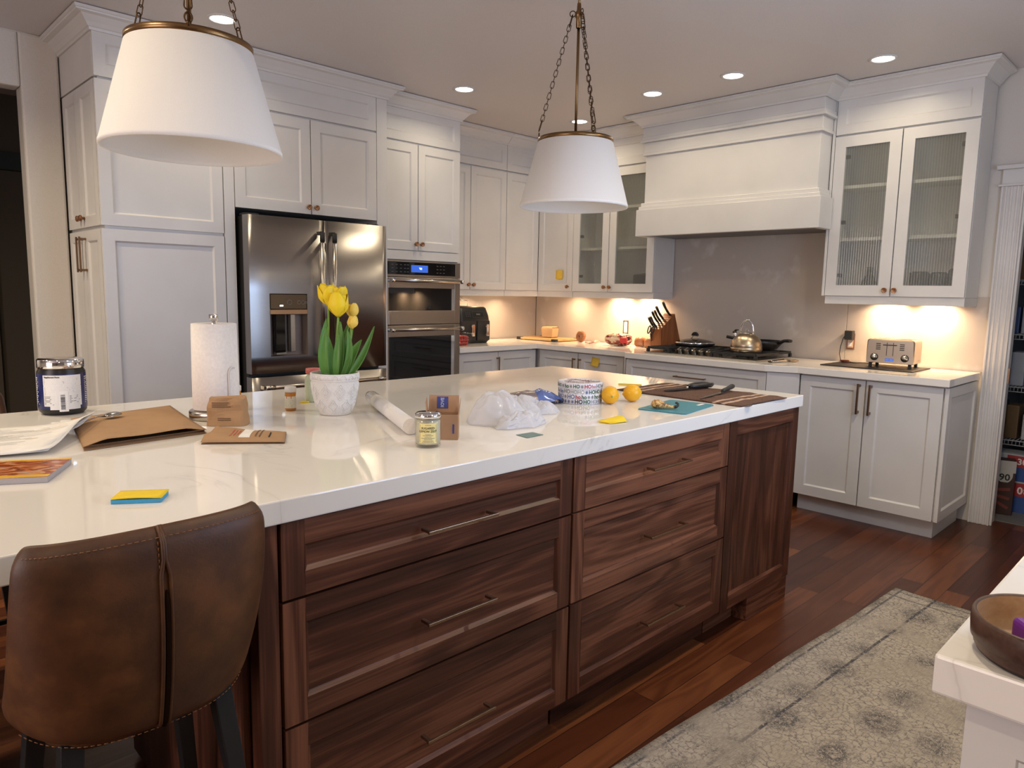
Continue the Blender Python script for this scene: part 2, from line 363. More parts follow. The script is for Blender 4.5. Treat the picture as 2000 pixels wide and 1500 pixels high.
# pantry doorway casing
mb = MB()
mb.box(-.022, -3.80, 0, 0, -3.705, 1.99)
for y in (-3.725, -3.752, -3.782): mb.box(-.028, y-.006, 0, -.022, y+.006, 1.99)
mb.box(-.03, -3.712, 0, -.022, -3.70, 1.99); mb.box(-.03, -3.81, 0, .12, -3.80, 1.99); mb.box(-.012, -3.822, 0, .0, -3.81, 1.99)
mb.box(-.024, -4.70, 1.99, 0, -3.70, 2.085); mb.box(-.036, -4.71, 1.99, 0, -3.685, 2.002); mb.box(-.045, -4.72, 2.085, 0, -3.672, 2.108)
mb.box(-.022, -4.70, 0, 0, -4.60, 1.99)
struct('trim_1', mb, trimp, bev=.002)
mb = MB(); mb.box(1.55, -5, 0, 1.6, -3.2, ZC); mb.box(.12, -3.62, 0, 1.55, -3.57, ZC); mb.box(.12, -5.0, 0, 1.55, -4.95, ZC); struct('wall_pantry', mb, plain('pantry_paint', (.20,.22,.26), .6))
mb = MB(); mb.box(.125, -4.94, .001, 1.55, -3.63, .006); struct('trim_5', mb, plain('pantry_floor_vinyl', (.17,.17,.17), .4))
h = MB(); h.box(-.012, -3.832, .86, .02, -3.823, .95); part('hinge', h, bronze, bpy.data.objects['trim_1'])
# recessed ceiling lights (visible ones first, then fill lamps added out of view)
def downlight(x, y, label, on=1.0):
    t = thing('recessed_light', label, 'ceiling light', (x, y, ZC), group='recessed ceiling lights')
    m = MB(); m.lathe([(.075, 0), (.075, -.004), (.058, -.006), (.055, -.001)], 32); part('trim_ring', m, trimp, t)
    m = MB(); m.lathe([(.0, -.003), (.055, -.003)], 32); part('lens', m, lens, t)
    a = area('downlight', (x, y, ZC-.012), .1, LAMP_W*on, WARM, spread=radians(150)); return t
for x, y, l in ((-3.425,-1.10,'glowing recessed ceiling light between the left pendant chains, above tall pantry cabinet'),
                (-1.826,-1.055,'glowing recessed ceiling light in front of the oven cabinet crown'),
                (-.66,-1.045,'glowing recessed ceiling light just behind the right pendant chains'),
                (-.935,-1.90,'glowing recessed ceiling light above the left end of the range hood'),
                (-.944,-2.478,'glowing recessed ceiling light above the right half of the range hood'),
                (-.685,-3.23,'glowing recessed ceiling light above the right glass-door wall cabinet')): downlight(x, y, l)
for x, y, k in ((-5.0,-1.1,5.0),(-5.9,-1.1,3.8),(-6.6,-2.9,2.8),(-4.9,-2.7,1.4),(-1.9,-4.1,5.0),(-3.5,-4.1,2.6),(-5.4,-4.9,2.6)):
    t = thing('recessed_light', 'added recessed ceiling light out of view that fills the room with light', 'ceiling light', (x, y, ZC), group='added recessed ceiling lights out of view')
    m = MB(); m.lathe([(.075, 0), (.075, -.004), (.058, -.006), (.055, -.001)], 32); part('trim_ring', m, trimp, t)
    m = MB(); m.lathe([(.0, -.003), (.055, -.003)], 32); part('lens', m, lens, t)
    area('downlight', (x, y, ZC-.012), .1, LAMP_W*k, WARM, spread=radians(150))

# ---------------------------------------------------------------- hardware builders (children)
def knob(parent, p, n, mat=copper):
    p, n = Vector(p), Vector(n); a = Z if abs(n.z) < .5 else X
    T = frame(p, n.orthogonal(), n.cross(n.orthogonal())); 
    if T.to_3x3() @ Vector((0,0,1)) @ n < 0: T = frame(p, n.cross(n.orthogonal()), n.orthogonal())
    m = MB(); m.T = T; m.lathe([(.0,0),(.007,0),(.006,.012),(.012,.014),(.0155,.018),(.0155,.026),(.013,.0275),(.0125,.0262),(0,.0265)], 20)
    return part('knob', m, mat, parent)
def bar_pull(parent, a, b, n, mat=bronze, w=.009, stand=.032, inset=.012):
    """square bar handle from a to b standing off along n on two posts"""
    a, b, n = Vector(a), Vector(b), Vector(n); d = (b-a).normalized(); s = n.cross(d); m = MB()
    def bx(c, L, e1, e2, e3):
        T = Matrix((e1, e2, e3)).transposed().to_4x4(); T.translation = c; m.T = T; m.box(-L[0]/2,-L[1]/2,-L[2]/2,L[0]/2,L[1]/2,L[2]/2)
    bx((a+b)/2+n*stand, ((b-a).length, w, w), d, s, n)
    for p in (a+d*inset, b-d*inset): bx(p+n*stand*.5, (w*1.3, w, stand), d, s, n)
    return part('handle', m, mat, parent, bev=.0012)
def crown_prof(d, h, z0):
    """(out, z) crown moulding section from z0 up to z0+h, projecting d"""
    return [(0,z0),(.010,z0),(.012,z0+.012),(.018,z0+.016),(d*.35,z0+h*.38),(d*.62,z0+h*.68),(d*.9,z0+h*.74),(d*.92,z0+h*.80),(d,z0+h*.84),(d,z0+h),(0,z0+h)]
def crown(parent, path, side, d=.085, h=.085, z0=None, mat=None):
    """path: list of (x,y) corners along the cabinet faces; side: outward normals per segment; mitred"""
    z0 = ZC-.004-h if z0 is None else z0; prof = crown_prof(d, h, z0); m = MB(); n = len(path); rings = []
    for i, p in enumerate(path):
        ns = [Vector(side[k]) for k in (i-1, i) if 0 <= k < n-1]
        if len(ns) == 2 and (ns[0]-ns[1]).length > .1: off = ns[0]+ns[1]
        else: off = ns[0]
        rings.append([(p[0]+off.x*o, p[1]+off.y*o, z) for o, z in prof])
    m.loft(rings, True, False)
    return part('crown_moulding', m, mat or cab, parent)

# ---------------------------------------------------------------- white cabinets
ZF0, ZF1 = 2.345, 2.562        # frieze panel above the doors
def door(parent, O, U, N, w, h, fr=.06, name='door', mats=cab, mi=(0,0,0), glass=False, t=.02):
    m = MB(); g = .0015; U_ = Vector(U)
    m.shaker(Vector(O)+U_*g+Z*g, U, Z, N, w-2*g, h-2*g, t, fr, glass=glass, mi=mi)
    return part(name, m, mats, parent, bev=.0012)
# tall pantry cabinet at the left end of the back wall
P = thing('pantry_cabinet', 'tall white pantry cabinet left of the fridge, panelled side towards the island', 'cabinet', (-3.6,-.43,0), world=True)
m = MB(); m.box(-3.888,-.712,.10,-3.292,-.014,2.60); m.box(-3.87,-.69,0,-3.292,-.03,.10); part('body', m, cab, P)
for (z0, z1, hd) in ((1.632, 2.336, 0), (.11, 1.618, 1)):
    for y0, y1 in ((-.13,-.418), (-.421,-.709)):
        d = door(P, (-3.889, y0, z0), -Y, -X, y0-y1, z1-z0, .055)
        yk = y1+.028 if y0 > -.2 else y0-.028
        if not hd: knob(d, (-3.909, yk, 1.68), -X)
        else: bar_pull(d, (-3.909, yk, 1.40), (-3.909, yk, 1.585), -X)
for z0, z1, n in ((.11,1.618,'side_panel'), (1.632,2.336,'side_panel'), (ZF0,ZF1,'frieze_panel')):
    door(P, (-3.909, -.712, z0), X, -Y, .617, z1-z0, .058, n)
m = MB(); m.box(-3.909,-.712,ZF0,-3.892,-.014,ZF1); part('frieze_panel', m, cab, P, bev=.001)
crown(P, [(-3.909,-.02),(-3.909,-.732),(-3.294,-.732)], [(-1,0),(0,-1)])
# fridge surround
P = thing('fridge_cabinet', 'white two-door cabinet built over and around the steel fridge', 'cabinet', (-2.75,-.4,0), world=True)
m = MB(); m.box(-3.226,-.712,1.785,-2.286,-.014,2.60); part('body', m, cab, P)
m = MB(); m.box(-3.288,-.7316,0,-3.229,-.014,2.57); part('end_panel', m, cab, P, bev=.0015)
m = MB(); m.box(-2.284,-.7316,0,-2.206,-.014,2.57); part('end_panel', m, cab, P, bev=.0015)
for x0, x1, xk in ((-3.226,-2.755,-2.778),(-2.752,-2.286,-2.728)):
    d = door(P, (x0,-.712,1.782), X, -Y, x1-x0, 2.336-1.782, .062); knob(d, (xk,-.732,1.822), -Y)
door(P, (-3.226,-.712,ZF0), X, -Y, .94, ZF1-ZF0, .058, 'frieze_panel')
crown(P, [(-3.29,-.732),(-2.206,-.732),(-2.206,-.64)], [(0,-1),(1,0)])
# oven tower
P = thing('oven_cabinet', 'white tall cabinet with two upper doors housing the double wall oven', 'cabinet', (-1.85,-.35,0), world=True)
m = MB(); m.box(-2.196,-.612,1.545,-1.498,-.014,2.60); m.box(-2.196,-.612,.10,-2.168,-.014,1.545); m.box(-1.500,-.612,.10,-1.498,-.014,1.545)
m.box(-2.196,-.55,.0,-1.50,-.014,.10); m.box(-2.196,-.612,.38,-1.50,-.014,.40); part('body', m, cab, P)
m = MB(); m.box(-2.196,-.632,1.548,-1.4975,-.613,1.608); part('rail', m, cab, P, bev=.001)
for x0, x1, xk in ((-2.196,-1.879,-1.902),(-1.876,-1.4975,-1.853)):
    d = door(P, (x0,-.612,1.614), X, -Y, x1-x0, 2.336-1.614, .058); knob(d, (xk,-.632,1.658), -Y)
door(P, (-2.196,-.612,ZF0), X, -Y, .6985, ZF1-ZF0, .055, 'frieze_panel')
d = door(P, (-2.196,-.612,.11), X, -Y, .6985, .27, .055, 'drawer'); bar_pull(d, (-1.95,-.632,.25), (-1.73,-.632,.25), -Y)
crown(P, [(-2.204,-.632),(-1.4975,-.632),(-1.4975,-.33)], [(0,-1),(1,0)])
# wall cabinets round the corner
UX = -.299; ZU0, ZU1 = 1.352, 2.336
P = thing('wall_cabinet', 'white two-door wall cabinet beside the oven, above the black air fryer', 'cabinet', (-1.1,-.15,1.3), world=True)
m = MB(); m.box(-1.494,-.277,ZU0,-.70,-.014,2.60); part('body', m, cab, P)
for x0, x1, xk in ((-1.494,-1.101,-1.126),(-1.098,-.699,-1.072)):
    d = door(P, (x0,-.277,ZU0), X, -Y, x1-x0, ZU1-ZU0, .058); knob(d, (xk,-.297,1.392), -Y)
door(P, (-1.494,-.277,ZF0), X, -Y, .795, ZF1-ZF0, .055, 'frieze_panel')
m = MB(); m.box(-1.494,-.285,1.302,-.70,-.268,ZU0-.001); part('light_valance', m, cab, P, bev=.001)
crown(P, [(-1.494,-.297),(-.70,-.297)], [(0,-1)])
P = thing('corner_wall_cabinet', 'white corner wall cabinet with a folding door and a yellow note stuck on it', 'cabinet', (-.2,-.2,1.3), world=True)
m = MB(); m.prism([(-.697,-.014),(-.014,-.014),(-.014,-.70),(-.277,-.70),(-.277,-.277),(-.697,-.277)], ZU0, 2.60); part('body', m, cab, P)
door(P, (-.697,-.277,ZU0), X, -Y, .397, ZU1-ZU0, .058)
d = door(P, (-.279,-.299,ZU0), -Y, -X, .402, ZU1-ZU0, .058); knob(d, (-.299,-.660,1.392), -X)
door(P, (-.697,-.277,ZF0), X, -Y, .397, ZF1-ZF0, .055, 'frieze_panel'); door(P, (-.279,-.299,ZF0), -Y, -X, .402, ZF1-ZF0, .055, 'frieze_panel')
m = MB(); m.prism([(-.697,-.285),(-.285,-.285),(-.285,-.70),(-.268,-.70),(-.268,-.268),(-.697,-.268)], 1.302, ZU0-.001); part('light_valance', m, cab, P)
crown(P, [(-.697,-.297),(-.299,-.297),(-.299,-.70)], [(0,-1),(-1,0)], mat=cab)
def glass_cab(label, y0, ym, y1, fil=None):
    """y0 > y1; doors face -x"""
    P = thing('glass_door_cabinet', label, 'cabinet', (-.15,(y0+y1)/2,1.3), world=True)
    m = MB(); t = .018
    m.box(-.277, y1, ZU0, -.014, y1+t, 2.60); m.box(-.277, y0-t, ZU0, -.014, y0, 2.60); m.box(-.026, y1+t, ZU0, -.014, y0-t, 2.60)
    m.box(-.277, y1+t, ZU0, -.026, y0-t, ZU0+t); m.box(-.277, y1+t, 2.32, -.026, y0-t, 2.60)
    part('body', m, cab, P, bev=.001)
    for z in (1.695, 2.018):
        m = MB(); m.box(-.265, y1+t+.001, z, -.028, y0-t-.001, z+.02); part('shelf', m, cab, P, bev=.001)
    for a, b, s in ((y0, ym+.0015, 1), (ym-.0015, y1, -1)):
        d = door(P, (-.279, a, ZU0), -Y, -X, a-b, ZU1-ZU0, .066, glass=True)
        g = MB(); w = a-b-.13
        g.box(-.293, b+.064, ZU0+.064, -.288, a-.064, ZU1-.064); part('pane', g, reeded, d)
        knob(d, (-.299, (b+.026 if s > 0 else a-.026), 1.39), -X)
        hb = a-.075 if s > 0 else b+.075
        for hz_ in (1.47, 2.2, 1.8):
            h = MB(); h.box(-.286, hb-.012, hz_, -.262, hb+.012, hz_+.022); part('hinge', h, blackm, d)
    door(P, (-.279, y0, ZF0), -Y, -X, y0-y1, ZF1-ZF0, .055, 'frieze_panel')
    m = MB(); m.box(-.285, y1+(-.0), 1.302, -.268, y0, ZU0-.001); m.box(-.268, y1, 1.302, -.014, y1+.017, ZU0-.001); part('light_valance', m, cab, P, bev=.001)
    return P
P = glass_cab('white wall cabinet with two reeded glass doors, left of the range hood', -.703, -1.085, -1.524)
crown(P, [(-.299,-.703),(-.299,-1.522)], [(-1,0)])
P = glass_cab('white wall cabinet with two reeded glass doors, right of the range hood above the toaster', -2.846, -3.238, -3.633)
m = MB(); m.box(-.299,-2.844,1.352,-.014,-2.828,2.57); part('filler_strip', m, cab, P)
crown(P, [(-.299,-2.84),(-.299,-3.633),(-.02,-3.633)], [(-1,0),(0,-1)])
for pts in (((-.10,-1.03),(-.10,-1.31)), ((-.10,-3.16),(-.085,-3.43)), ((-1.27,-.12),(-.90,-.17),(-.55,-.17)), ((-.17,-.55),)):
    for x, y in pts:
        t = thing('puck_light', 'small round under-cabinet light set in the cabinet underside', 'light', (x, y, ZU0), group='under-cabinet puck lights')
        m = MB(); m.lathe([(.034,0),(.034,-.009),(.026,-.011),(0,-.0105)], 24); part('ring', m, trimp, t)
        m = MB(); m.lathe([(0,-.0112),(.024,-.0112)], 24); part('lens', m, emit('puck_lens', (1,.72,.4), 10), t)
        area('puck', (x, y, ZU0-.02), .05, PUCK_W*(.5 if y > -.6 else 1), (1,.68,.40), (0, radians(-12) if x > -.5 else 0, 0), spread=radians(140))
# range hood
P = thing('range_hood', 'large white panelled mantel hood above the gas cooktop', 'range hood', (-.25,-2.17,1.7), world=True)
y0, y1 = -1.528, -2.820
m = MB(); m.prism([(-.455,y0),(-.012,y0),(-.012,y1),(-.455,y1)], 1.80, 2.60); part('body', m, cab, P, bev=.002)
def band(name, z0, z1, e, yl=None, yr=None):
    m = MB(); a, b = (y0+e if yl is None else yl), (y1-e if yr is None else yr)
    if e > .008 and yl is None:
        m.prism([(-.455-e, a), (-.31, a), (-.31, y0-.001), (-.455, y0-.001)][:2]+[(-.31,y0),(-.456,y0),(-.456,y1),(-.31,y1),(-.31,b),(-.455-e,b)], z0, z1)
    else: m.box(-.455-e, b, z0, -.456, a, z1)
    return part(name, m, cab, P, bev=.003)
band('lower_band', 1.768, 1.962, .042); band('band_moulding', 1.962, 1.985, .030); band('band_moulding', 1.985, 2.012, .018)
m = MB(); m.box(-.45, y1+.01, 1.775, -.02, y0-.01, 1.80); part('hood_underside', m, plain('hood_insert_steel', (.2,.19,.18), .4, 1), P)
band('upper_moulding', 2.353, 2.372, .018); band('upper_band', 2.372, 2.446, .012); band('upper_moulding', 2.446, 2.463, .034); band('upper_moulding', 2.463, 2.486, .026)
band('upper_band', 2.486, 2.552, .020)
crown(P, [(-.31,y0+.02),(-.475,y0+.02),(-.475,y1-.02),(-.31,y1-.02)], [(0,1),(-1,0),(0,-1)], d=.10, h=.085)

# base cabinets
BX = -.615; ZK, ZB = .113, .868
P = thing('base_cabinet', 'white two-door base cabinet next to the oven, under the air fryer', 'cabinet', (-1.06,-.3,0), world=True)
m = MB(); m.box(-1.494,-.595,ZK,-.66,-.014,ZB); m.box(-1.494,-.54,0,-.66,-.1,ZK); part('body', m, cab, P)
d = door(P, (-1.494,-.595,ZK), X, -Y, .424, ZB-ZK-.004, .06); bar_pull(d, (-1.085,-.615,.64), (-1.085,-.615,.825), -Y)
door(P, (-1.067,-.595,ZK), X, -Y, .432, ZB-ZK-.004, .06)
P = thing('base_cabinet', 'white two-door base cabinet in the corner with a yellow note stuck on one door', 'cabinet', (-.3,-1.06,0), world=True)
m = MB(); m.box(-.595,-1.545,ZK,-.014,-.014,ZB); m.box(-.54,-1.545,0,-.1,-.1,ZK); part('body', m, cab, P)
for a, b, k in ((-.640,-1.060,-1.032),(-1.064,-1.51,-1.092)):
    d = door(P, (-.595, a, ZK), -Y, -X, a-b, ZB-ZK-.004, .06); bar_pull(d, (BX, k, .64), (BX, k, .825), -X)
m = MB(); m.prism([(-.615,-1.513),(-.685,-1.575),(-.685,-1.583),(-.595,-1.54)], ZK, ZB); part('corner_filler', m, cab, P)
P = thing('drawer_cabinet', 'white drawer base cabinet standing forward under the gas cooktop', 'cabinet', (-.35,-2.14,0), world=True)
m = MB(); m.box(-.675,-2.69,ZK,-.014,-1.59,ZB); m.box(-.61,-2.69,0,-.1,-1.59,ZK); part('body', m, cab, P)
for z0, z1 in ((.665,.864),(.39,.661),(ZK,.386)):
    d = door(P, (-.675,-1.592,z0), -Y, -X, 1.09, z1-z0, .05, 'drawer')
    bar_pull(d, (-.695,-2.02,z1-.085), (-.695,-2.265,z1-.085), -X)
m = MB(); m.prism([(-.695,-2.686),(-.62,-2.862),(-.60,-2.86),(-.60,-2.69)], ZK, ZB); part('angled_filler', m, cab, P)
P = thing('base_cabinet', 'white two-door base cabinet at the end of the run beside the pantry doorway', 'cabinet', (-.3,-3.27,0), world=True)
m = MB(); m.box(-.595,-3.662,ZK,-.014,-2.868,ZB); m.box(-.536,-3.645,0,-.05,-2.868,ZK-.001); part('body', m, cab, P)
for a, b, k in ((-2.868,-3.252,-3.222),(-3.256,-3.657,-3.287)):
    d = door(P, (-.595, a, ZK), -Y, -X, a-b, ZB-ZK-.004, .062); bar_pull(d, (BX, k, .665), (BX, k, .845), -X, w=.011)
d = door(P, (-.617,-3.664,ZK), X, -Y, .605, ZB-ZK-.002, .055, 'end_panel')
m = MB(); m.prism([(-1.494,-.018),(-.018,-.018),(-.018,-3.689),(-.648,-3.689),(-.648,-2.862),(-.722,-2.682),(-.722,-1.597),(-.648,-1.55),(-.648,-.643),(-1.494,-.643)], .8725, .914)
o = part('countertop', m, quartz_m, None, bev=.003); tag(o, 'white quartz counter running round the corner beneath the wall cabinets', 'countertop')

# ---------------------------------------------------------------- refrigerator
F = thing('refrigerator', 'large stainless french-door refrigerator with water dispenser', 'refrigerator', (-2.76,-.45,0), world=True)
m = MB(); m.box(-3.205,-.79,.02,-2.318,-.03,1.735); part('body', m, plain('fridge_side_black', (.02,.02,.021), .5), F, bev=.004)
fx0, fx1, fy = -3.217, -2.309, -.868
def skin(x0, x1, z0, z1, hole=None, bulge=.010):
    """slightly domed steel front with folded edges and an optional recess opening"""
    m = MB(); xs = [x0+(x1-x0)*k/16 for k in range(17)]; zs = [z0, z1]
    if hole: xs = sorted(set([x for x in xs if not (hole[0]-.01 < x < hole[1]+.01)]+[hole[0], hole[1]])); zs = sorted([z0, z1, hole[2], hole[3]])
    f = lambda x: fy-bulge*(1-((2*(x-x0)/(x1-x0))-1)**4)*1.0+.004
    for a, b in zip(xs, xs[1:]):
        for c, d in zip(zs, zs[1:]):
            if hole and a >= hole[0]-1e-6 and b <= hole[1]+1e-6 and c >= hole[2]-1e-6 and d <= hole[3]+1e-6: continue
            m.face([m.pt((a,f(a),c)), m.pt((b,f(b),c)), m.pt((b,f(b),d)), m.pt((a,f(a),d))], True)
    for x in (x0, x1): m.quad((x,f(x),z0),(x,f(x),z1),(x,-.795,z1),(x,-.795,z0))
    for z in (z0, z1):
        for a, b in zip(xs, xs[1:]): m.quad((a,f(a),z),(b,f(b),z),(b,-.795,z),(a,-.795,z))
    return m
hole = (-3.105,-2.872,.945,1.305)
D1 = part('door', skin(fx0, -2.757, .848, 1.738, hole), steelv, F); D2 = part('door', skin(-2.749, fx1, .848, 1.738), steelv, F)
D3 = part('freezer_drawer', skin(fx0, fx1, .44, .828), steelv, F); D4 = part('freezer_drawer', skin(fx0, fx1, .06, .43), steelv, F)
def tube_handle(par, p0, p1, out, ends=blackm):
    p0, p1, out = Vector(p0), Vector(p1), Vector(out); d = (p1-p0).normalized(); m = MB()
    m.tube([p0+out, p1+out], .0125, 16); h = part('handle', m, steel2, par)
    m = MB()
    for q, s in ((p0, 1), (p1, -1)):
        m.tube([q, q+out*.82], .014, 4, sq=True); m.tube([q+out-d*s*.004, q+out+d*s*.05], .0145, 16)
    part('handle_bracket', m, ends, h)
tube_handle(D1, (-2.793,-.872,.94), (-2.793,-.872,1.66), (0,-.05,0)); tube_handle(D2, (-2.712,-.872,.94), (-2.712,-.872,1.66), (0,-.05,0))
tube_handle(D3, (-3.16,-.872,.772), (-2.36,-.872,.772), (0,-.05,0), steel2); tube_handle(D4, (-3.16,-.872,.37), (-2.36,-.872,.37), (0,-.05,0), steel2)
x0, x1, z0, z1 = hole
m = MB(); m.quad((x0,fy-.006,z0),(x1,fy-.006,z0),(x1,-.80,z0),(x0,-.80,z0)); m.quad((x0,fy-.006,z0),(x0,fy-.006,1.19),(x0,-.80,1.19),(x0,-.80,z0)); m.quad((x1,fy-.006,z0),(x1,fy-.006,1.19),(x1,-.80,1.19),(x1,-.80,z0)); m.quad((x0,-.80,z0),(x1,-.80,z0),(x1,-.80,1.3),(x0,-.80,1.3))
part('dispenser_recess', m, plain('dispenser_grey', (.30,.24,.20), .35, .6), D1)
m = MB(); m.box(x0+.002, fy-.0065, 1.215, x1-.002, -.80, z1-.002); o = part('dispenser_panel', m, plain('smoked_mirror', (.20,.165,.14), .12, 1), D1, bev=.004)
m = MB(); m.box(-3.045, fy-.008, 1.232, -3.025, fy-.0066, 1.24); part('indicator', m, emit('led_white', (1,1,1), 3), o)
t = MB(); t.T = None
for cx, r in ((-2.985,.014),(-2.925,.010),(-2.90,.010),(-2.88,.006)):
    t.tube([(cx+r*cos(a*pi/8), fy-.0073, 1.255+r*sin(a*pi/8)) for a in range(16)], .0008, 4, closed=True)
part('button_icons', t, ink_g, o)
m = MB(); m.box(x0, fy-.012, 1.186, x1, fy+.02, 1.214); part('dispenser_trim', m, plain('polished_copper_trim', (.62,.44,.34), .1, 1), D1, bev=.002)
m = MB(); m.box(-3.058,-.845,.965,-2.998,-.812,1.186); part('dispenser_paddle', m, blackg, D1, bev=.003)
m = MB(); m.box(-2.965,-.845,.965,-2.935,-.81,1.186); m.box(-3.06,-.852,.95,-2.995,-.815,.963); part('dispenser_spout', m, steel2, D1, bev=.003)
# the fridge hinge covers
m = MB(); m.box(-3.205,-.80,1.736,-3.12,-.73,1.752); m.box(-2.40,-.80,1.736,-2.32,-.73,1.752); part('hinge_cover', m, blackm, F, bev=.003)

# ---------------------------------------------------------------- built-in oven
V = thing('wall_oven', 'built-in stainless microwave and oven combination with blue clock display', 'oven', (-1.85,-.4,0), world=True)
ox0, ox1, oy = -2.158, -1.503, -.650
m = MB(); m.box(ox0+.004,-.632,.41,ox1-.004,-.10,1.54); part('body', m, blackm, V)
m = MB(); m.box(ox0, oy, 1.428, ox1, -.633, 1.540); cp = part('control_panel', m, steel, V, bev=.002)
m = MB(); m.box(ox0+.004, oy-.002, 1.444, ox1-.05, oy-.0002, 1.531); part('control_glass', m, blackg, cp)
m = MB(); m.box(-1.952, oy-.0034, 1.462, -1.806, oy-.0022, 1.512); l = part('clock_display', m, lcd, cp)
t = MB(); t.T = frame((-1.872, oy-.0034, 1.487), X, Z); t.prism([(-.014,.009),(-.001,.009),(.0,-.007),(-.003,-.007)], 0, .0005); t.prism([(.002,.009),(.013,.008),(.013,-.007),(.002,-.004)], 0, .0005); part('clock_digits', t, lcd_t, l, stuff=True)
t = MB()
for a, b, c, d in ((-1.952,-1.806,1.5105,1.512),(-1.952,-1.806,1.462,1.4635),(-1.952,-1.9505,1.462,1.512),(-1.8075,-1.806,1.462,1.512)): t.box(a, oy-.0037, c, b, oy-.0035, d)
part('display_border', t, plain('display_edge', (.20,.28,.48), .4), l)
t = MB()
for bx in (-2.11,-2.075,-2.04,-2.005,-1.98,-1.72,-1.69,-1.66):
    for bz in (1.463,1.487,1.511): t.box(bx-.008, oy-.0028, bz-.002, bx+.008, oy-.0021, bz+.002)
part('button_legends', t, plain('dim_legend', (.10,.10,.10), .6), cp, stuff=True)
def oven_door(z0, z1, wz0, wz1, hz):
    m = MB(); wx0, wx1 = ox0+.018, ox1-.05
    m.box(ox0, oy, z0, wx0, -.633, z1); m.box(wx1, oy, z0, ox1, -.633, z1); m.box(wx0, oy, z0, wx1, -.633, wz0); m.box(wx0, oy, wz1, wx1, -.633, z1)
    d = part('oven_door', m, steel, V, bev=.0025)
    m = MB(); m.box(wx0, oy+.003, wz0, wx1-.03, -.634, wz1); part('window', m, blackg, d)
    m = MB(); m.box(wx1-.029, oy+.0025, wz0, wx1, -.634, wz1); part('window_trim', m, chrome, d)
    m = MB(); m.tube([(ox0+.01, oy-.045, hz),(ox1-.006, oy-.045, hz)], .0115, 16); h = part('handle', m, steel2, d)
    m = MB()
    for hx_ in (ox0+.02, ox1-.016): m.tube([(hx_, oy-.0, hz),(hx_, oy-.05, hz)], .013, 12); m.tube([(hx_-.014, oy-.045, hz),(hx_+.012, oy-.045, hz)], .0145, 16)
    part('handle_mount', m, chrome, h)
oven_door(1.098, 1.424, 1.195, 1.352, 1.403); oven_door(.415, 1.092, .50, 1.012, 1.064)

# ---------------------------------------------------------------- island
IX0, IX1, IY0, IY1, IT = -5.15, -1.92, -3.452, -1.973, .918
m = MB(); m.box(IX0, IY0, IT-.0495, IX1, IY1, IT)
tag(part('island_countertop', m, quartz('island_quartz', (.85,.815,.765), .055), None, bev=.003), 'long white quartz island top with squared edges over walnut drawers', 'countertop')
WM = [walnut_x, walnut_z]; FY = -3.442; IB = IT-.0510
def wal_drawer(parent, x0, x1, z0, z1, hx0, hx1, hz):
    d = door(parent, (x0, FY+.02, z0), X, -Y, x1-x0, z1-z0, .053, 'drawer', WM, (0,1,0))
    bar_pull(d, (hx0, FY, hz), (hx1, FY, hz), -Y, bronze, .0075, .034, .008)
for (x0, x1, hx0, hx1, lab) in ((-4.341,-3.436,-3.989,-3.764,'walnut three-drawer island unit nearest the leather stool'),(-3.430,-2.532,-3.07,-2.845,'walnut three-drawer island unit in the middle of the island')):
    P = thing('island_drawer_unit', lab, 'cabinet', ((x0+x1)/2,-3.1,0), world=True, group=None)
    m = MB(); m.box(x0+.002, FY+.021, .112, x1-.002, -2.62, IB); part('body', m, walnut_z, P)
    m = MB(); m.box(x0+.002, FY+.07, 0, x1-.002, -2.7, .111); part('toe_kick', m, walnut_x, P)
    for z0, z1, hz_ in ((.699,IB-.001,.775),(.418,.696,.547),(.113,.415,.245)): wal_drawer(P, x0, x1, z0, z1, hx0, hx1, hz_)
P = thing('island_end_cabinet', 'walnut island end cabinet with one tall framed panel and a foot block', 'cabinet', (-2.23,-2.9,0), world=True)
m = MB(); m.box(-2.528, FY+.0205, .112, -1.952, -2.02, IB); part('body', m, walnut_z, P)
d = MB(); d.shaker((-2.528, FY+.02, .105), X, Z, -Y, .594, IB-.107, .02, .056, .010, .008, mi=(0,1,1)); part('front_panel', d, WM, P, bev=.0015)
m = MB(); m.box(-2.30, FY+.004, 0, -1.936, -2.03, .104); part('foot_block', m, walnut_x, P, bev=.002)
m = MB(); m.box(-2.528, FY+.07, 0, -2.301, -2.03, .104); part('toe_kick', m, walnut_x, P)
d = MB(); d.shaker((-1.953, -3.42, .105), Y, Z, X, 1.39, IB-.107, .018, .056, .010, .008, mi=(0,1,1)); part('side_panel', d, [walnut_y, walnut_z], P, bev=.0015)
P = thing('island_seating_panel', 'walnut end post and recessed panelling beneath the seating overhang of the island', 'panel', (-4.37,-2.9,0), world=True)
m = MB(); m.box(-4.392, FY, 0, -4.347, -2.62, IB); part('end_post', m, walnut_z, P, bev=.0015)
m = MB(); m.box(-4.416, -3.40, .02, -4.3925, -2.66, IB-.02); part('side_panel', m, walnut_z, P, bev=.006)
P = thing('island_support', 'walnut panel leg carrying the far left end of the island top', 'panel', (-5.1,-2.7,0), world=True)
m = MB(); m.box(-5.12, -3.10, 0, -5.07, -2.10, IB); part('panel', m, walnut_z, P, bev=.002)

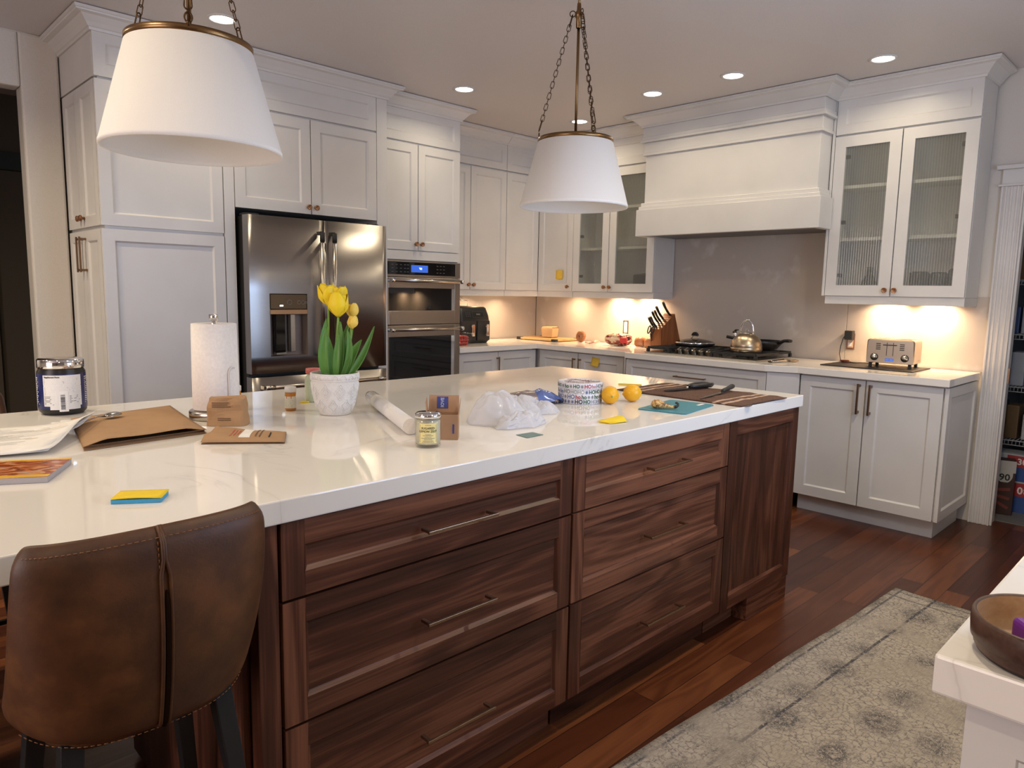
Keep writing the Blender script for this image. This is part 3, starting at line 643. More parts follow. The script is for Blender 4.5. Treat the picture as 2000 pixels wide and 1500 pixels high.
# ---------------------------------------------------------------- pendants
def chain(m, a, b, L=.030, w=.0075, r=.0016):
    a, b = Vector(a), Vector(b); d = (b-a); n = max(2, int(d.length/(L*.78))); t = d.normalized()
    s = t.orthogonal().normalized(); q = t.cross(s)
    for k in range(n):
        c = a+d*((k+.5)/n); e = s if k % 2 else q; h = L/2
        pts = []
        for j in range(12):
            an = 2*pi*j/12; pts.append(c+e*(w*cos(an))+t*((h-w)*(1 if sin(an) >= 0 else -1)+w*sin(an)))
        m.tube(pts, r, 5, closed=True)
def pendant(x, y, label):
    zb, zt, zh = 1.708, 1.990, 2.50
    P = thing('pendant_lamp', label, 'pendant lamp', (x, y, 0), group=None)
    m = MB(); seg = 64; Rb, Rt = .233, .160
    pr_ = [(Rt-.003, zt), (Rt, zt), (Rb, zb+.012), (Rb+.0015, zb+.011), (Rb+.0015, zb), (Rb-.005, zb), (Rb-.005, zb+.012), (Rt-.005, zt-.012), (0, zt-.012)]
    m.lathe(pr_, seg); part('lamp_shade', m, white_fab, P)
    m = MB(); m.lathe([(Rt+.0005, zt-.012), (Rt+.003, zt-.012), (Rt+.003, zt+.006), (Rt-.012, zt+.006), (Rt-.012, zt+.002), (0, zt+.002)], seg); part('top_ring', m, brass, P)
    m = MB(); m.tube([(0,0,zt+.003),(0,0,zh+.03)], .006, 12); m.lathe([(.010,zh-.05),(.012,zh-.045),(.012,zh-.01),(.017,zh-.005),(.017,zh+.012),(.010,zh+.02),(.008,zh+.05)], 16)
    m.tube([(0,0,zh+.03),(0,0,ZC-.02)], .0055, 12); part('rod', m, brass, P)
    m = MB(); m.lathe([(0,ZC-.026),(.055,ZC-.022),(.064,ZC-.014),(.064,ZC-.001)], 32); part('canopy', m, brass, P)
    for k, an in enumerate((-1.95, .15, 2.24)):
        c, s = cos(an), sin(an); m = MB(); top = (.026*c,.026*s,zh+.004); bot = (Rt*c*.985, Rt*s*.985, zt+.045)
        m.tube([(.026*c+.012*cos(a*pi/8)*c, .026*s+.012*cos(a*pi/8)*s, zh+.008+.012*sin(a*pi/8)) for a in range(16)], .002, 6, closed=True)
        T = Vector(bot)-Vector(top); t = T.normalized()
        def longlink(c0):
            e = Vector((-s, c, 0)); m.tube([Vector(c0)+e*(.009*cos(a*pi/6))+t*((.016)*(1 if sin(a*pi/6) >= 0 else -1)+.009*sin(a*pi/6)) for a in range(12)], .0022, 6, closed=True)
        longlink(Vector(top)+t*.025); longlink(Vector(bot)-t*.02)
        chain(m, Vector(top)+t*.042, Vector(bot)-t*.04)
        m.tube([(Rt*c*.985+.0*cos(a), Rt*s*.985, zt+.0) if False else (Rt*.985*c-s*.009*cos(a*pi/8), Rt*.985*s+c*.009*cos(a*pi/8), zt+.022+.012*sin(a*pi/8)) for a in range(16)], .0025, 6, closed=True)
        m.cyl((Rt*.985*c, Rt*.985*s, zt), .006, .014, 10); part('chain', m, chain_m, P)
    return P
pendant(-4.187, -2.67, 'white tapered drum pendant hanging nearest, over the paper towel end of the island')
pendant(-2.565, -2.66, 'white tapered drum pendant hanging over the lemon end of the island')

# ---------------------------------------------------------------- near counter (right foreground), tray, rug
m = MB(); m.box(-4.046, -5.25, .864, -.02, -4.5416, .914)
tag(part('peninsula_countertop', m, quartz_m, None, bev=.004), 'white quartz counter corner in the right foreground with the brown tray on it', 'countertop')
P = thing('peninsula_cabinet', 'white cabinet under the right foreground counter with a panelled end', 'cabinet', (-2.0,-4.9,0), world=True)
m = MB(); m.box(-4.001,-5.25,.10,-.03,-4.590,.8635); m.box(-3.99,-5.24,0,-.05,-4.64,.10); part('body', m, cab, P)
d = MB(); d.shaker((-4.0015,-4.575,.10), -Y, Z, -X, .67, .763, .0185, .055, .009, .006); d.shaker((-4.0125,-4.632,.165), -Y, Z, -X, .556, .64, .007, .012, .004, .004); part('end_panel', d, cab, P, bev=.001)
for k in range(6): 
    x0 = -3.98+.62*k; door(P, (x0+.617, -4.590, .10), -X, Y, .615, .75, .06)
t = thing('wooden_bowl', 'round dark brown wooden bowl with pale inside on the right foreground counter', 'bowl', (-3.966,-4.643,.9145))
m = MB(); R = .083
m.lathe([(0,0),(R*.84,0),(R*.90,.004),(R*.94,.010),(R*.95,.0165),(R*.985,.019),(R,.034),(R,.046),(R*.97,.0505),(R*.93,.0485)], 72); part('bowl_wall', m, wood('bowl_dark_wood','x',(.028,.014,.010),(.06,.030,.022),(.10,.055,.04)), t)
m = MB(); m.lathe([(R*.93,.0485),(R*.91,.025),(R*.86,.010),(0,.009)], 72); part('bowl_inside', m, wood('bowl_pale_wood','x',(.34,.19,.08),(.50,.31,.15),(.60,.40,.22)), t)
m = MB(); m.lathe([(R*.80,-.0003),(R*.845,-.0003),(R*.905,.0042)], 72); part('bowl_foot', m, blackm, t)
purple = plain('purple_plastic', (.15,.014,.27), .28)
t = thing('plastic_case', 'purple plastic case lying in the brown wooden bowl', 'case', (-3.958,-4.660,.9240), radians(-50))
m = MB(); m.box(-.052,-.030,0,.052,.030,.036); part('case_body', m, purple, t, bev=.007, seg=3)
m = MB(); m.box(-.036,-.008,.0362,.030,.008,.038); part('raised_rib', m, purple, t, bev=.0008)
m = MB(); m.tube([(-.028,-.0302,.018),(-.028,-.0325,.018)], [.007,.006], 16); part('latch_hole', m, plain('purple_dark', (.03,.005,.07), .5), t)
def rug_mat():
    m, nt, b, N = nodes('distressed_rug'); tc = N('ShaderNodeTexCoord').outputs['Object']
    sx = N('ShaderNodeSeparateXYZ', i_0=tc); x, y = sx.outputs[0], sx.outputs[1]
    fine = N('ShaderNodeTexNoise', i_Vector=tc, i_Scale=85.0, i_Detail=5, i_Roughness=.7, i_Distortion=.8).outputs[0]
    thread = N('ShaderNodeTexNoise', i_Vector=N('ShaderNodeMapping', i_Vector=tc, i_Scale=(40,260,1)).outputs[0], i_Scale=1.0, i_Detail=2).outputs[0]
    wear = N('ShaderNodeTexNoise', i_Vector=tc, i_Scale=3.4, i_Detail=4, i_Roughness=.65).outputs[0]
    vo = N('ShaderNodeTexVoronoi', i_Vector=N('ShaderNodeMapping', i_Vector=tc, i_Scale=(4.2,5.0,1)).outputs[0], i_Scale=1.0, i_Randomness=.25).outputs['Distance']
    wob = math_(N,'ADD', vo, math_(N,'MULTIPLY', math_(N,'SUBTRACT',fine,.5), .30))
    rings = N('ShaderNodeMath', operation='SINE', i_0=math_(N,'MULTIPLY',wob,46.0)).outputs[0]
    scroll = N('ShaderNodeTexVoronoi', feature='DISTANCE_TO_EDGE', i_Vector=N('ShaderNodeVectorMath', operation='ADD', i_0=tc, i_1=N('ShaderNodeVectorMath', operation='SCALE', i_0=N('ShaderNodeTexNoise', i_Vector=tc, i_Scale=16.0, i_Detail=2).outputs['Color'], i_Scale=.05).outputs[0]).outputs[0], i_Scale=44.0).outputs['Distance']
    sline = ramp(N, scroll, [(.05,(1,1,1)),(.16,(0,0,0))])
    hi = N('ShaderNodeTexNoise', i_Vector=tc, i_Scale=130.0, i_Detail=3, i_Roughness=.6, i_Distortion=1.5).outputs[0]
    blob = ramp(N, math_(N,'ADD', vo, math_(N,'MULTIPLY', math_(N,'SUBTRACT',wear,.5), .35)), [(.24,(1,1,1)),(.42,(0,0,0))])
    lace = ramp(N, math_(N,'ABSOLUTE', math_(N,'SUBTRACT', hi, .5)), [(.03,(1,1,1)),(.095,(0,0,0))])
    medal = math_(N,'MULTIPLY', blob, math_(N,'MAXIMUM', ramp(N, rings, [(.25,(0,0,0)),(.7,(.8,.8,.8))]), lace))
    pat = math_(N,'MAXIMUM', medal, math_(N,'MULTIPLY', sline, math_(N,'MULTIPLY', lace, .8)))
    # bordered field: dark lines parallel to the rug edges
    ex = math_(N,'SUBTRACT', .0, x); ey = math_(N,'SUBTRACT', .0, y)
    d_end = ex; d_side = ey
    def line(d, at, w): return ramp(N, math_(N,'ABSOLUTE', math_(N,'SUBTRACT', d, at)), [(w*.5,(1,1,1)),(w,(0,0,0))])
    bl = math_(N,'MAXIMUM', math_(N,'MAXIMUM', line(d_end,.035,.006), line(d_end,.10,.006)), math_(N,'MAXIMUM', line(d_side,.030,.006), line(d_side,.17,.008)))
    endband = ramp(N, d_end, [(.0,(.8,.8,.8)),(.30,(.45,.45,.45)),(.45,(0,0,0))])
    keep = ramp(N, math_(N,'ADD', wear, math_(N,'MULTIPLY', endband, .22)), [(.36,(.12,.12,.12)),(.50,(1,1,1))])
    speck = ramp(N, fine, [(.34,(0,0,0)),(.50,(1,1,1))])
    amt = math_(N,'MULTIPLY', math_(N,'MULTIPLY', math_(N,'MAXIMUM', pat, bl), keep), math_(N,'MULTIPLY', speck, .95))
    base = ramp(N, math_(N,'ADD', math_(N,'MULTIPLY',wear,.6), math_(N,'MULTIPLY',thread,.5)), [(.35,(.30,.265,.23)),(.62,(.44,.395,.345)),(.8,(.53,.465,.40))])
    mx = N('ShaderNodeMix', data_type='RGBA', i_0=amt, i_6=base, i_7=(.035,.038,.055,1)).outputs[2]
    setp(b, nt, Base_Color=mx, Roughness=.95)
    bp = N('ShaderNodeBump', i_Strength=.35, i_Distance=.002, i_Height=thread); nt.links.new(bp.outputs[0], b.inputs['Normal']); return m
r = MB(); nu, nv = 60, 24
r.grid(lambda u, v: (-2.9*u, -.80*v, .007+.003*sin(u*22+1)*(1 if v < .08 else .3)*(1-v)), nu, nv)
o = part('runner_rug', r, rug_mat(), None, solid=.007); o.location = (-1.484,-3.757,0); o.rotation_euler = (0,0,radians(-3.4)+0)
tag(o, 'faded greige rug with worn dark blue floral pattern on the wood floor', 'rug')

# ---------------------------------------------------------------- leather counter stools
def stool():
    t = thing('counter_stool', '', 'stool', (0,0,0))
    # bucket shell: back wraps round the seat; +y faces the island, back at -y
    m = MB(); nu, nv = 28, 16
    def sh(off):
        def f(i, j):
            u = i*2-1; v = j; au = abs(u)
            w = .187-.006*max(0,v-.5)**2*4
            x = w*sin(u*1.45)/sin(1.45)
            y = -.130+(.050+.135*(1-v)**1.7)*au**2.6+.026*(1-v)**2.4
            z = .616+.026*au**2.2*(1-v) + .348*v - .026*max(0,(au-.80)/.20)**2.2*v**6
            edge = sqrt(max(0, min(1, (1-au)*16, v*12, (1-v)*14)))
            n = Vector((x*1.5, (y-.16), -.35*(1-v)**2)).normalized()
            return Vector((x, y, z))+n*(.010*sin(pi*v)*(1-au**4)+off*(.2+.8*edge))
        return f
    m.grid(sh(.018), nu, nv)
    out = [[i*(nv+1)+j for j in range(nv+1)] for i in range(nu+1)]; n0 = len(m.v)
    m.grid(sh(-.018), nu, nv)
    for i in range(nu):
        for j in (0, nv): a, b = out[i][j], out[i+1][j]; m.face((a, b, b+n0, a+n0), True)
    for j in range(nv):
        for i in (0, nu): a, b = out[i][j], out[i][j+1]; m.face((a, b, b+n0, a+n0), True)
    back = part('backrest', m, leather, t, sub=1)
    s = MB(); f = sh(.0205)
    for du in (-.022, .022): s.tube([f(.5+du*(.25 if k > 11 else 1)*.5, k/14) for k in range(15)], .0035, 6)
    part('seam_piping', s, leather, back)
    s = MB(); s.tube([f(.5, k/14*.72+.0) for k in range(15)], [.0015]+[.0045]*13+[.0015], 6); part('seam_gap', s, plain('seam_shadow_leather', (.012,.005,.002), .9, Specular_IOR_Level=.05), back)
    st = MB(); f2 = sh(.0192)
    for off in (.035, .965): 
        for k in range(46):
            if off < .5: a, b = f2(k/46*.80+.10, .955), f2((k+.6)/46*.80+.10, .955)
            else: a, b = f2(k/46*.80+.10, .03), f2((k+.6)/46*.80+.10, .03)
            st.tube([a, b], .0008, 4)
    for k in range(36): st.tube([f2(.487, k/36*.95), f2(.487, (k+.6)/36*.95)], .0008, 4)
    part('stitching', st, plain('tan_thread', (.22,.095,.032), .6), back, stuff=True)
    m = MB(); pts = []
    for k in range(40):
        a = 2*pi*k/40; c, s_ = cos(a), sin(a); e = .55
        pts.append((.160*math.copysign(abs(c)**e, c), .075+.165*math.copysign(abs(s_)**e, s_)))
    m.loft([[(x*.93, y*.93, .60) for x, y in pts], [(x, y, .615) for x, y in pts], [(x*1.0, y*1.0, .655) for x, y in pts], [(x*.93, .04+(y-.04)*.93, .672) for x, y in pts], [(x*.5, .04+(y-.04)*.5, .668) for x, y in pts], [(x*.02, .04, .664) for x, y in pts]], True)
    part('seat', m, leather, t)
    fm = plain('stool_steel_black', (.009,.0095,.0105), .5)
    m = MB(); m.box(-.09,-.02,.585,.09,.16,.600); part('seat_plate', m, fm, t)
    feet = []
    for sx in (-1, 1):
        for sy in (-1, 1):
            m = MB(); top = Vector((sx*.120, .055+sy*.105, .612)); bot = Vector((sx*.178, .045+sy*.175, 0))
            m.tube([top, bot], [.024, .015], 4, sq=True); part('leg', m, fm, t, bev=.002)
    def on(sx, sy, z): k = (.60-z)/.60; return Vector((sx*(.120+.058*k), .055-.01*k+sy*(.105+.07*k), z))
    for a, b in (((-1,1),(1,1)),):
        m = MB(); m.tube([on(*a,.22), on(*b,.22)], .010, 4, sq=True); part('footrest', m, fm, t)
    return t
st1 = stool(); st1.location = (-4.622, -3.462, 0); st1.rotation_euler = (0,0,radians(1))
st1['label'] = 'brown leather counter stool with stitched bucket back, in the left foreground'
dup(st1, (-4.70, -1.78, 0), pi, 'brown leather counter stool on the far side of the island behind the blue tub')

# ---------------------------------------------------------------- things on the island
ZI = IT+.0006
def label_lines(w, h, n, col, z=0, seed=1):
    m = MB(); q = random.Random(seed); dz = h/n
    for k in range(n):
        L = w*q.uniform(.55, 1); y = h/2-dz*(k+.5); m.box(-w/2, y-dz*.22, z, -w/2+L, y+dz*.22, z+.0003)
    return m
# blue tub
a0 = math.atan2(-.98, -.12)
t = thing('supplement_tub', 'blue plastic tub with a silver lid and white facts label by the far island edge', 'tub', (-4.410,-2.070,ZI))
navy = plain('navy_label', (.006,.014,.11), .3)
m = MB(); m.lathe([(0,.0),(.058,.0),(.067,.010),(.0685,.022),(.0685,.138),(.064,.146),(.064,.150),(0,.150)], 48); part('tub_body', m, black, t)
m = MB(); m.lathe([(.0688,.020),(.0692,.021),(.0692,.132),(.0688,.133)], 48); lab = part('blue_label', m, navy, t)
m = MB(); m.lathe([(0,.150),(.066,.150),(.067,.152),(.067,.176),(.064,.179),(0,.179)], 72)
part('lid', m, chrome, t)
def wrapped(w, h, z, R, a): 
    m = MB(); m.grid(lambda u, v: ((R)*cos(a+(u-.5)*w/R), R*sin(a+(u-.5)*w/R), z+(v-.5)*h), 12, 1); return m
a1 = a0-.08
wl = part('white_facts_panel', wrapped(.116,.100,.080,.0695,a1), white, lab)
wl2 = part('white_facts_panel', wrapped(.090,.014,.026,.0695,a1+.10), white, lab)
part('label_heading', wrap_cyl(xf(text_mb('Supplement Facts', .0066, True), Matrix.Translation((-.030,.044,0))), .0698, .080, a1), ink, wl)
dv = MB(); dv.box(-.058,.0145,0,.058,.0175,.0004); part('label_divider', wrap_cyl(dv, .0698, .080, a1), navy, wl)
for (w, h, x, y, n, s_) in ((.100,.020,-.004,.030,5,2),(.102,.026,-.002,-.001,7,3),(.030,.030,-.040,-.031,7,4),(.034,.026,.036,-.028,6,9)):
    part('label_print', wrap_cyl(xf(label_lines(w, h, n, ink, 0, s_), Matrix.Translation((x, y, 0))), .0698, .080, a1), ink_g, wl, stuff=True)
st_ = part('white_sticker', wrapped(.026,.066,.046,.0700,a1+.02), plain('sticker_white', (.86,.86,.86), .4), lab)
bc = MB(); q = random.Random(9); yy = -.026
while yy < .022: w = q.choice((.0006,.0012,.0018)); bc.box(-.008,yy,0,.004,yy+w,.0004); yy += w+q.choice((.0007,.0014))
part('barcode', wrap_cyl(bc, .0703, .046, a1+.02), ink, st_)
for da in (1.22, -1.42):
    part('side_print', wrap_cyl(label_lines(.03,.09,14,white,0,7), .0697, .078, a0+da), white, lab, stuff=True)
# paper towel
t = thing('paper_towel_holder', 'white paper towel roll on an upright steel holder', 'paper towel holder', (-4.065,-2.461,ZI))
m = MB(); m.lathe([(0,0),(.083,0),(.083,.024),(.080,.027),(0,.027)], 48); part('base', m, steel2, t)
m = MB(); m.lathe([(.021,.031),(.0695,.031),(.071,.033),(.0705,.150),(.068,.303),(.066,.304),(.021,.303),(.021,.031)], 64); part('paper_roll', m, plain('tissue_paper', (.84,.80,.77), .9, bump=.25, bscale=120), t)
m = MB(); m.cyl((0,0,.027),.006,.29,12); m.lathe([(.010,.312),(.014,.314),(.014,.331),(.012,.333),(0,.333)], 24); m.lathe([(0,.312),(.010,.312)],24); part('rod_and_knob', m, chrome, t)
m = MB(); c, s = cos(-1.40), sin(-1.40); m.tube([(.074*c,.074*s,.027),(.074*c,.074*s,.10),(.0745*c,.0745*s,.15),(.074*c-.004*s,.074*s+.004*c,.162),(.074*c-.012*s,.074*s+.012*c,.168),(.074*c-.02*s,.074*s+.02*c,.165)], .003, 8); part('tension_arm', m, trimp, t)
# pill bottles
def pill(x, y, label, h=.082, R=.0185):
    t = thing('pill_bottle', label, 'pill bottle', (x,y,ZI), group=None)
    am = plain('amber_plastic', (.55,.20,.015), .15); m = MB(); m.lathe([(0,0),(R*.9,0),(R,.003),(R,h*.76),(R*.9,h*.78),(0,h*.78)], 32); part('bottle', m, am, t)
    m = MB(); m.lathe([(0,h*.78),(R*1.05,h*.78),(R*1.05,h*.98),(R*.95,h),(0,h)], 32); part('cap', m, white, t)
    a = math.atan2(-.88,-.5); l = part('label', wrapped(R*2.6,h*.5,h*.36,R+.0003,a), plain('pharmacy_label', (.75,.74,.62), .5), t)
    part('label_print', wrap_cyl(xf(label_lines(R*1.8,h*.3,6,ink,0,int(x*-100)), Matrix.Translation((0,-.002,0))), R+.0006, h*.34, a), ink_g, l)
    m = MB(); m.box(-R*.8,-.004,0,R*.2,.004,.0004); part('red_mark', wrap_cyl(m, R+.0006, h*.57, a), red, l); return t
pill(-3.816,-2.478,'amber pill bottle with white cap standing alone in front of the fridge'); pill(-3.945,-2.325,'amber pill bottle half hidden behind the paper towel roll', .08, .02)
# milk jar
t = thing('glass_jar', 'small pale green filled glass jar with red checked lid behind the flower pot', 'jar', (-3.652,-2.345,ZI))
m = MB(); R = .034; m.lathe([(0,0),(R*.9,0),(R,.006),(R,.075),(R*.93,.090),(R*.72,.100),(R*.72,.106),(0,.106)], 32); part('jar_body', m, plain('pale_green_milk', (.58,.66,.50), .15), t)
m = MB(); m.lathe([(0,.106),(R*.86,.106),(R*.88,.108),(R*.86,.124),(0,.126)], 32); part('lid', m, plain('red_check', (.62,.16,.14), .4), t)
m = MB(); m.tube([(-.034,-.02,.003),(-.05,-.018,.003),(-.06,-.01,.003),(-.055,0,.003),(-.036,-.004,.003)], .003, 8, closed=True); o = part('yellow_ring', m, yel); o.location = (-3.652,-2.345,ZI); tag(o, 'small yellow plastic ring at the foot of the green jar', 'ring')
# flower pot with tulips
PX, PY = -3.731, -2.629
t = thing('flower_pot', 'white embossed ceramic pot holding yellow tulips', 'flower pot', (PX,PY,ZI))
m = MB(); pp = [(0,0),(.050,0),(.053,.003),(.064,.03),(.073,.065),(.0775,.10),(.078,.1175),(.0795,.119),(.080,.128),(.0800,.139),(.0785,.141),(.0755,.141),(.0745,.138),(.073,.11),(0,.11)]
m.lathe(pp, 64); part('pot', m, ceram, t)
m = MB(); m.lathe([(.0735,.1115),(.03,.113),(0,.114)], 32); part('soil_top', m, plain('pale_moss', (.30,.34,.22), .9), t)
def rad(z):
    pr2 = [p for p in pp if p[1] <= .118]
    for (r0, z0), (r1, z1) in zip(pr2[1:], pr2[2:]):
        if z0 <= z <= z1: return r0+(r1-r0)*(z-z0)/max(1e-6, z1-z0)
    return .08
em = MB()
for k in range(18):
    a = 2*pi*k/18; em.tube([(.0805*cos(a+.13*cos(q_)), .0805*sin(a+.13*cos(q_)), .122+.014*sin(q_)) for q_ in [pi*j/10 for j in range(11)]], .0014, 6)
    em.tube([(.0805*cos(a+.07*cos(q_)), .0805*sin(a+.07*cos(q_)), .122+.007*sin(q_)) for q_ in [pi*j/8 for j in range(9)]], .0011, 5)
for z in (.1185, .139): em.tube([(.0798*cos(2*pi*j/64), .0798*sin(2*pi*j/64), z) for j in range(64)], .0014, 5, closed=True)
part('rim_relief', em, ceram, t)
em = MB()
for k in range(10):
    a = 2*pi*k/10
    for zc_, hh, ww in ((.082,.027,.25),(.082,.018,.16),(.034,.024,.26),(.034,.015,.16),(.082,.009,.08)):
        aa = a+(0 if zc_ > .05 else pi/10)
        pts = []
        for j in range(20):
            q_ = 2*pi*j/20; z = zc_+hh*sin(q_)*(.85+.15*cos(4*q_)); b_ = aa+ww*cos(q_)*(.8+.2*cos(4*q_)); r_ = rad(z)+.0002; pts.append((r_*cos(b_), r_*sin(b_), z))
        em.tube(pts, .0019, 5, closed=True)
part('wall_relief', em, ceram, t)
# tulips: stems, leaves and blooms rooted in the pot
def bloom(par, c, R, H, mat, tilt=(0,0), openk=.6, seed=0):
    q = random.Random(seed); T = Matrix.Translation(c) @ Euler((tilt[0], tilt[1], q.uniform(0,6))).to_matrix().to_4x4()
    for k in range(6):
        a = 2*pi*k/6; r0 = R*(1 if k % 2 else .86); m = MB(); m.T = T @ Matrix.Rotation(a, 4, 'Z')
        hh = H*q.uniform(.92, 1.08); flare = openk*q.uniform(.85, 1.15)
        def f(u, v):
            w = (1-abs(2*v-.78)**2.2*.55) if v < .8 else None
            wd = R*1.05*max(.02, sin(pi*min(1, .10+v*.86))**.75)
            rr = r0*(sin(pi*min(.5, v*.9+.05))*1.0) - R*.55*(1-flare)*max(0, v-.5)*1.6
            s_ = (u-.5)*2; an = s_*wd/max(R*.6, .001)*.62
            return (rr*cos(an)-.10*R*abs(s_)*0, rr*sin(an), hh*v+R*.04*s_*s_)
        m.grid(f, 8, 10); part('petal', m, mat, par, solid=.0012)
T_ = thing('tulips', 'bunch of yellow tulips with upright green leaves growing in the white pot', 'flowers', (PX,PY,ZI+.112))
base = Vector((PX,PY,ZI+.112))
for (bx, by, bz, R, H, mt, tl, ok, sd, sx, sy) in ((-3.722,-2.64,1.248,.034,.078,petal,(0,.05),.75,1,-.005,-.01),(-3.735,-2.60,1.285,.030,.07,petal,(.08,-.08),.95,2,-.02,.02),(-3.705,-2.615,1.278,.030,.068,petal,(-.05,.10),.9,5,.0,.02),
      (-3.655,-2.62,1.242,.021,.048,petal2,(.05,.1),.7,3,.03,.01),(-3.680,-2.655,1.208,.018,.044,petal2,(.1,-.15),.45,4,.02,-.02)):
    p = Vector((bx,by,bz))-base; root = Vector((sx, sy, 0)); mid = (p+root)*.5+Vector((.004,-.004,.0))
    m = MB(); m.tube([root*(1-k)**2+mid*2*k*(1-k)+p*k*k for k in [j/10 for j in range(11)]], .0036, 8); s = part('stem', m, stem_m, T_)
    bl = bpy.data.objects.new('bloom', None)
    bloom(s, p-Vector((0,0,.002)), R, H, mt, tl, ok, sd)
    bpy.data.objects.remove(bl)
def leaf(root, tip, w, bend, tw, seed):
    root, tip = Vector(root), Vector(tip); L = (tip-root).length; side = Vector((cos(tw), sin(tw), 0)); bv = Vector(bend); m = MB()
    def f(u, v):
        p = root.lerp(tip, v)+bv*(4*v*(1-v)); wd = w*(sin(pi*min(.97, .12+v*.85))**.9); s_ = (u-.5)*2
        n = side.cross(Vector((0,0,1)))
        return p+side*(s_*wd)+n*(.35*wd*s_*s_)
    m.grid(f, 6, 14); part('leaf', m, leaf_m, T_, solid=.0012)
for a in (((-.035,-.015,0),(-.045,-.03,.185),.016,(-.022,-.01,0),-.5,1),((-.012,-.03,0),(-.002,-.035,.165),.011,(-.012,-.01,0),-.6,2),((.004,-.01,0),(.012,-.02,.20),.014,(.0,-.01,0),-.9,3),
          ((.018,-.02,0),(.065,-.015,.185),.014,(-.012,-.004,0),-.7,4),((.03,-.005,0),(.105,.0,.135),.018,(-.005,0,.012),-.75,5),((.03,-.005,0),(.165,.01,.180),.014,(.0,-.0,-.028),-.6,6),
          ((-.03,.01,0),(-.02,.015,.21),.014,(-.012,.0,0),-.4,7),((.01,.015,0),(.025,.01,.20),.013,(.01,.0,0),-.8,8),((.0,-.025,0),(.035,-.03,.11),.009,(.004,-.01,0),-.7,9),((-.025,-.005,0),(-.03,-.01,.155),.012,(.006,-.004,0),-.3,10),((.025,.01,0),(.085,.02,.215),.012,(-.02,.0,.0),-.9,11),((.01,-.02,0),(.028,-.035,.175),.012,(.012,-.012,0),-.5,12)): leaf(*a)
m = MB(); m.lathe([(0,0),(.014,0),(.016,.02),(.013,.045),(0,.056)], 20, sx=1, sy=.18); o = part('plant_marker', m, plain('grey_marker', (.16,.16,.15), .6), None)
o.location = (PX-.052, PY-.018, ZI+.115); o.rotation_euler = (0,.1,-.7); tag(o, 'grey rounded plant marker stuck in the left side of the white pot', 'plant marker')
# loose packets left of frame: paper bag, spoon, papers, magazine
def sheet(name, pts, mat, label, cat, z=ZI, thick=.0006, wav=.0, seed=0, n=14, lift=None):
    """four-cornered sheet (corner order round) with waves"""
    A, B, C_, D = [Vector((*p, 0)) if len(p) == 2 else Vector(p) for p in pts]; m = MB()
    def f(u, v):
        p = A.lerp(B, u).lerp(D.lerp(C_, u), v); q = noise.noise(Vector((p.x*9+seed, p.y*9, seed*3.1)))
        e = wav*(q+.6); zz = p.z+max(0, e)+(lift(u, v) if lift else 0)
        return (p.x, p.y, z+zz+thick/2)
    m.grid(f, n, n); o = part(name, m, mat, None, solid=thick)
    return tag(o, label, cat)
t = thing('paper_bag', 'large brown kraft paper bag lying flat on the island beneath the spoon', 'paper bag', (-4.3,-2.45,ZI), world=True)
def bagf(z0, bulge, seed, sh=0.0):
    A, B, C_, D = Vector((-4.515,-2.735)), Vector((-4.192,-2.700)), Vector((-4.108,-2.165)), Vector((-4.43,-2.245))
    def f(u, v):
        p = A.lerp(B, u).lerp(D.lerp(C_, u), v); e = min(1, u*6, (1-u)*6)*min(1, (1-v)*5)
        q = noise.noise(Vector((p.x*7, p.y*7, seed)))
        return (p.x+sh, p.y, ZI+z0+bulge*e*(.55+.45*(1-v))+.006*q*e*(1 if z0 > .004 else .2)+(.005*(1-v)**3 if z0 > .004 else 0))
    return f
m = MB(); m.grid(bagf(.006,.012,2), 22, 22); part('top_layer', m, kraft, t, solid=.0008)
m = MB(); m.grid(bagf(.0012,.0,5), 12, 12); part('bottom_layer', m, kraft, t, solid=.0008)
m = MB(); A, B = Vector((-4.513,-2.733,ZI+.002)), Vector((-4.195,-2.699,ZI+.002))
m.grid(lambda u, v: A.lerp(B, u)+Vector((0,.02*(.5-abs(v-.5)), .010*v)), 10, 4); part('side_fold', m, kraft_in, t, solid=.0006)
t = thing('spoon', 'metal spoon resting face down on the brown paper bag', 'spoon', (-4.345,-2.365,ZI+.0245), radians(35))
sp = plain('spoon_steel', (.38,.37,.36), .22, 1)
m = MB(); 
def spb(sgn):
    return lambda u, v: ((.031*(1-(v*2-1)**2*0)*cos(pi*(1-v))*1.0, .020*sin(pi*v)**.8*(u*2-1), .009*(1-(u*2-1)**2)*sin(pi*v)+sgn))
m.grid(spb(0), 8, 12); part('bowl', m, sp, t, solid=.0012)
m = MB(); m.tube([(-.030,0,.001),(-.055,.004,.004),(-.10,.010,-.003),(-.14,.014,-.008)], [.0022,.002,.0025,.0035], 8); part('spoon_handle', m, sp, t)
def paper_lines(o, f, seed, nl=16, mat=ink_g, u0=.06, u1=.94):
    m = MB(); q = random.Random(seed)
    for k in range(nl):
        v = .08+.86*k/nl; a, b = u0, u0+(u1-u0)*q.uniform(.35, 1)
        pts = [Vector(f(a+(b-a)*j/6, v))+Vector((0,0,.0009)) for j in range(7)]
        for p, r in zip(pts, pts[1:]):
            d = (r-p).normalized().cross(Vector((0,0,1)))*.0011; m.quad(p-d, r-d, r+d, p+d)
    part('printed_lines', m, mat, o, weld=False)
t = thing('document_papers', 'loose white printed papers with a curled corner at the left end of the island', 'papers', (-4.55,-2.55,ZI), world=True)
PA = [Vector((-4.725,-2.29,0)), Vector((-4.405,-2.375,0)), Vector((-4.595,-2.715,0)), Vector((-4.90,-2.62,0))]
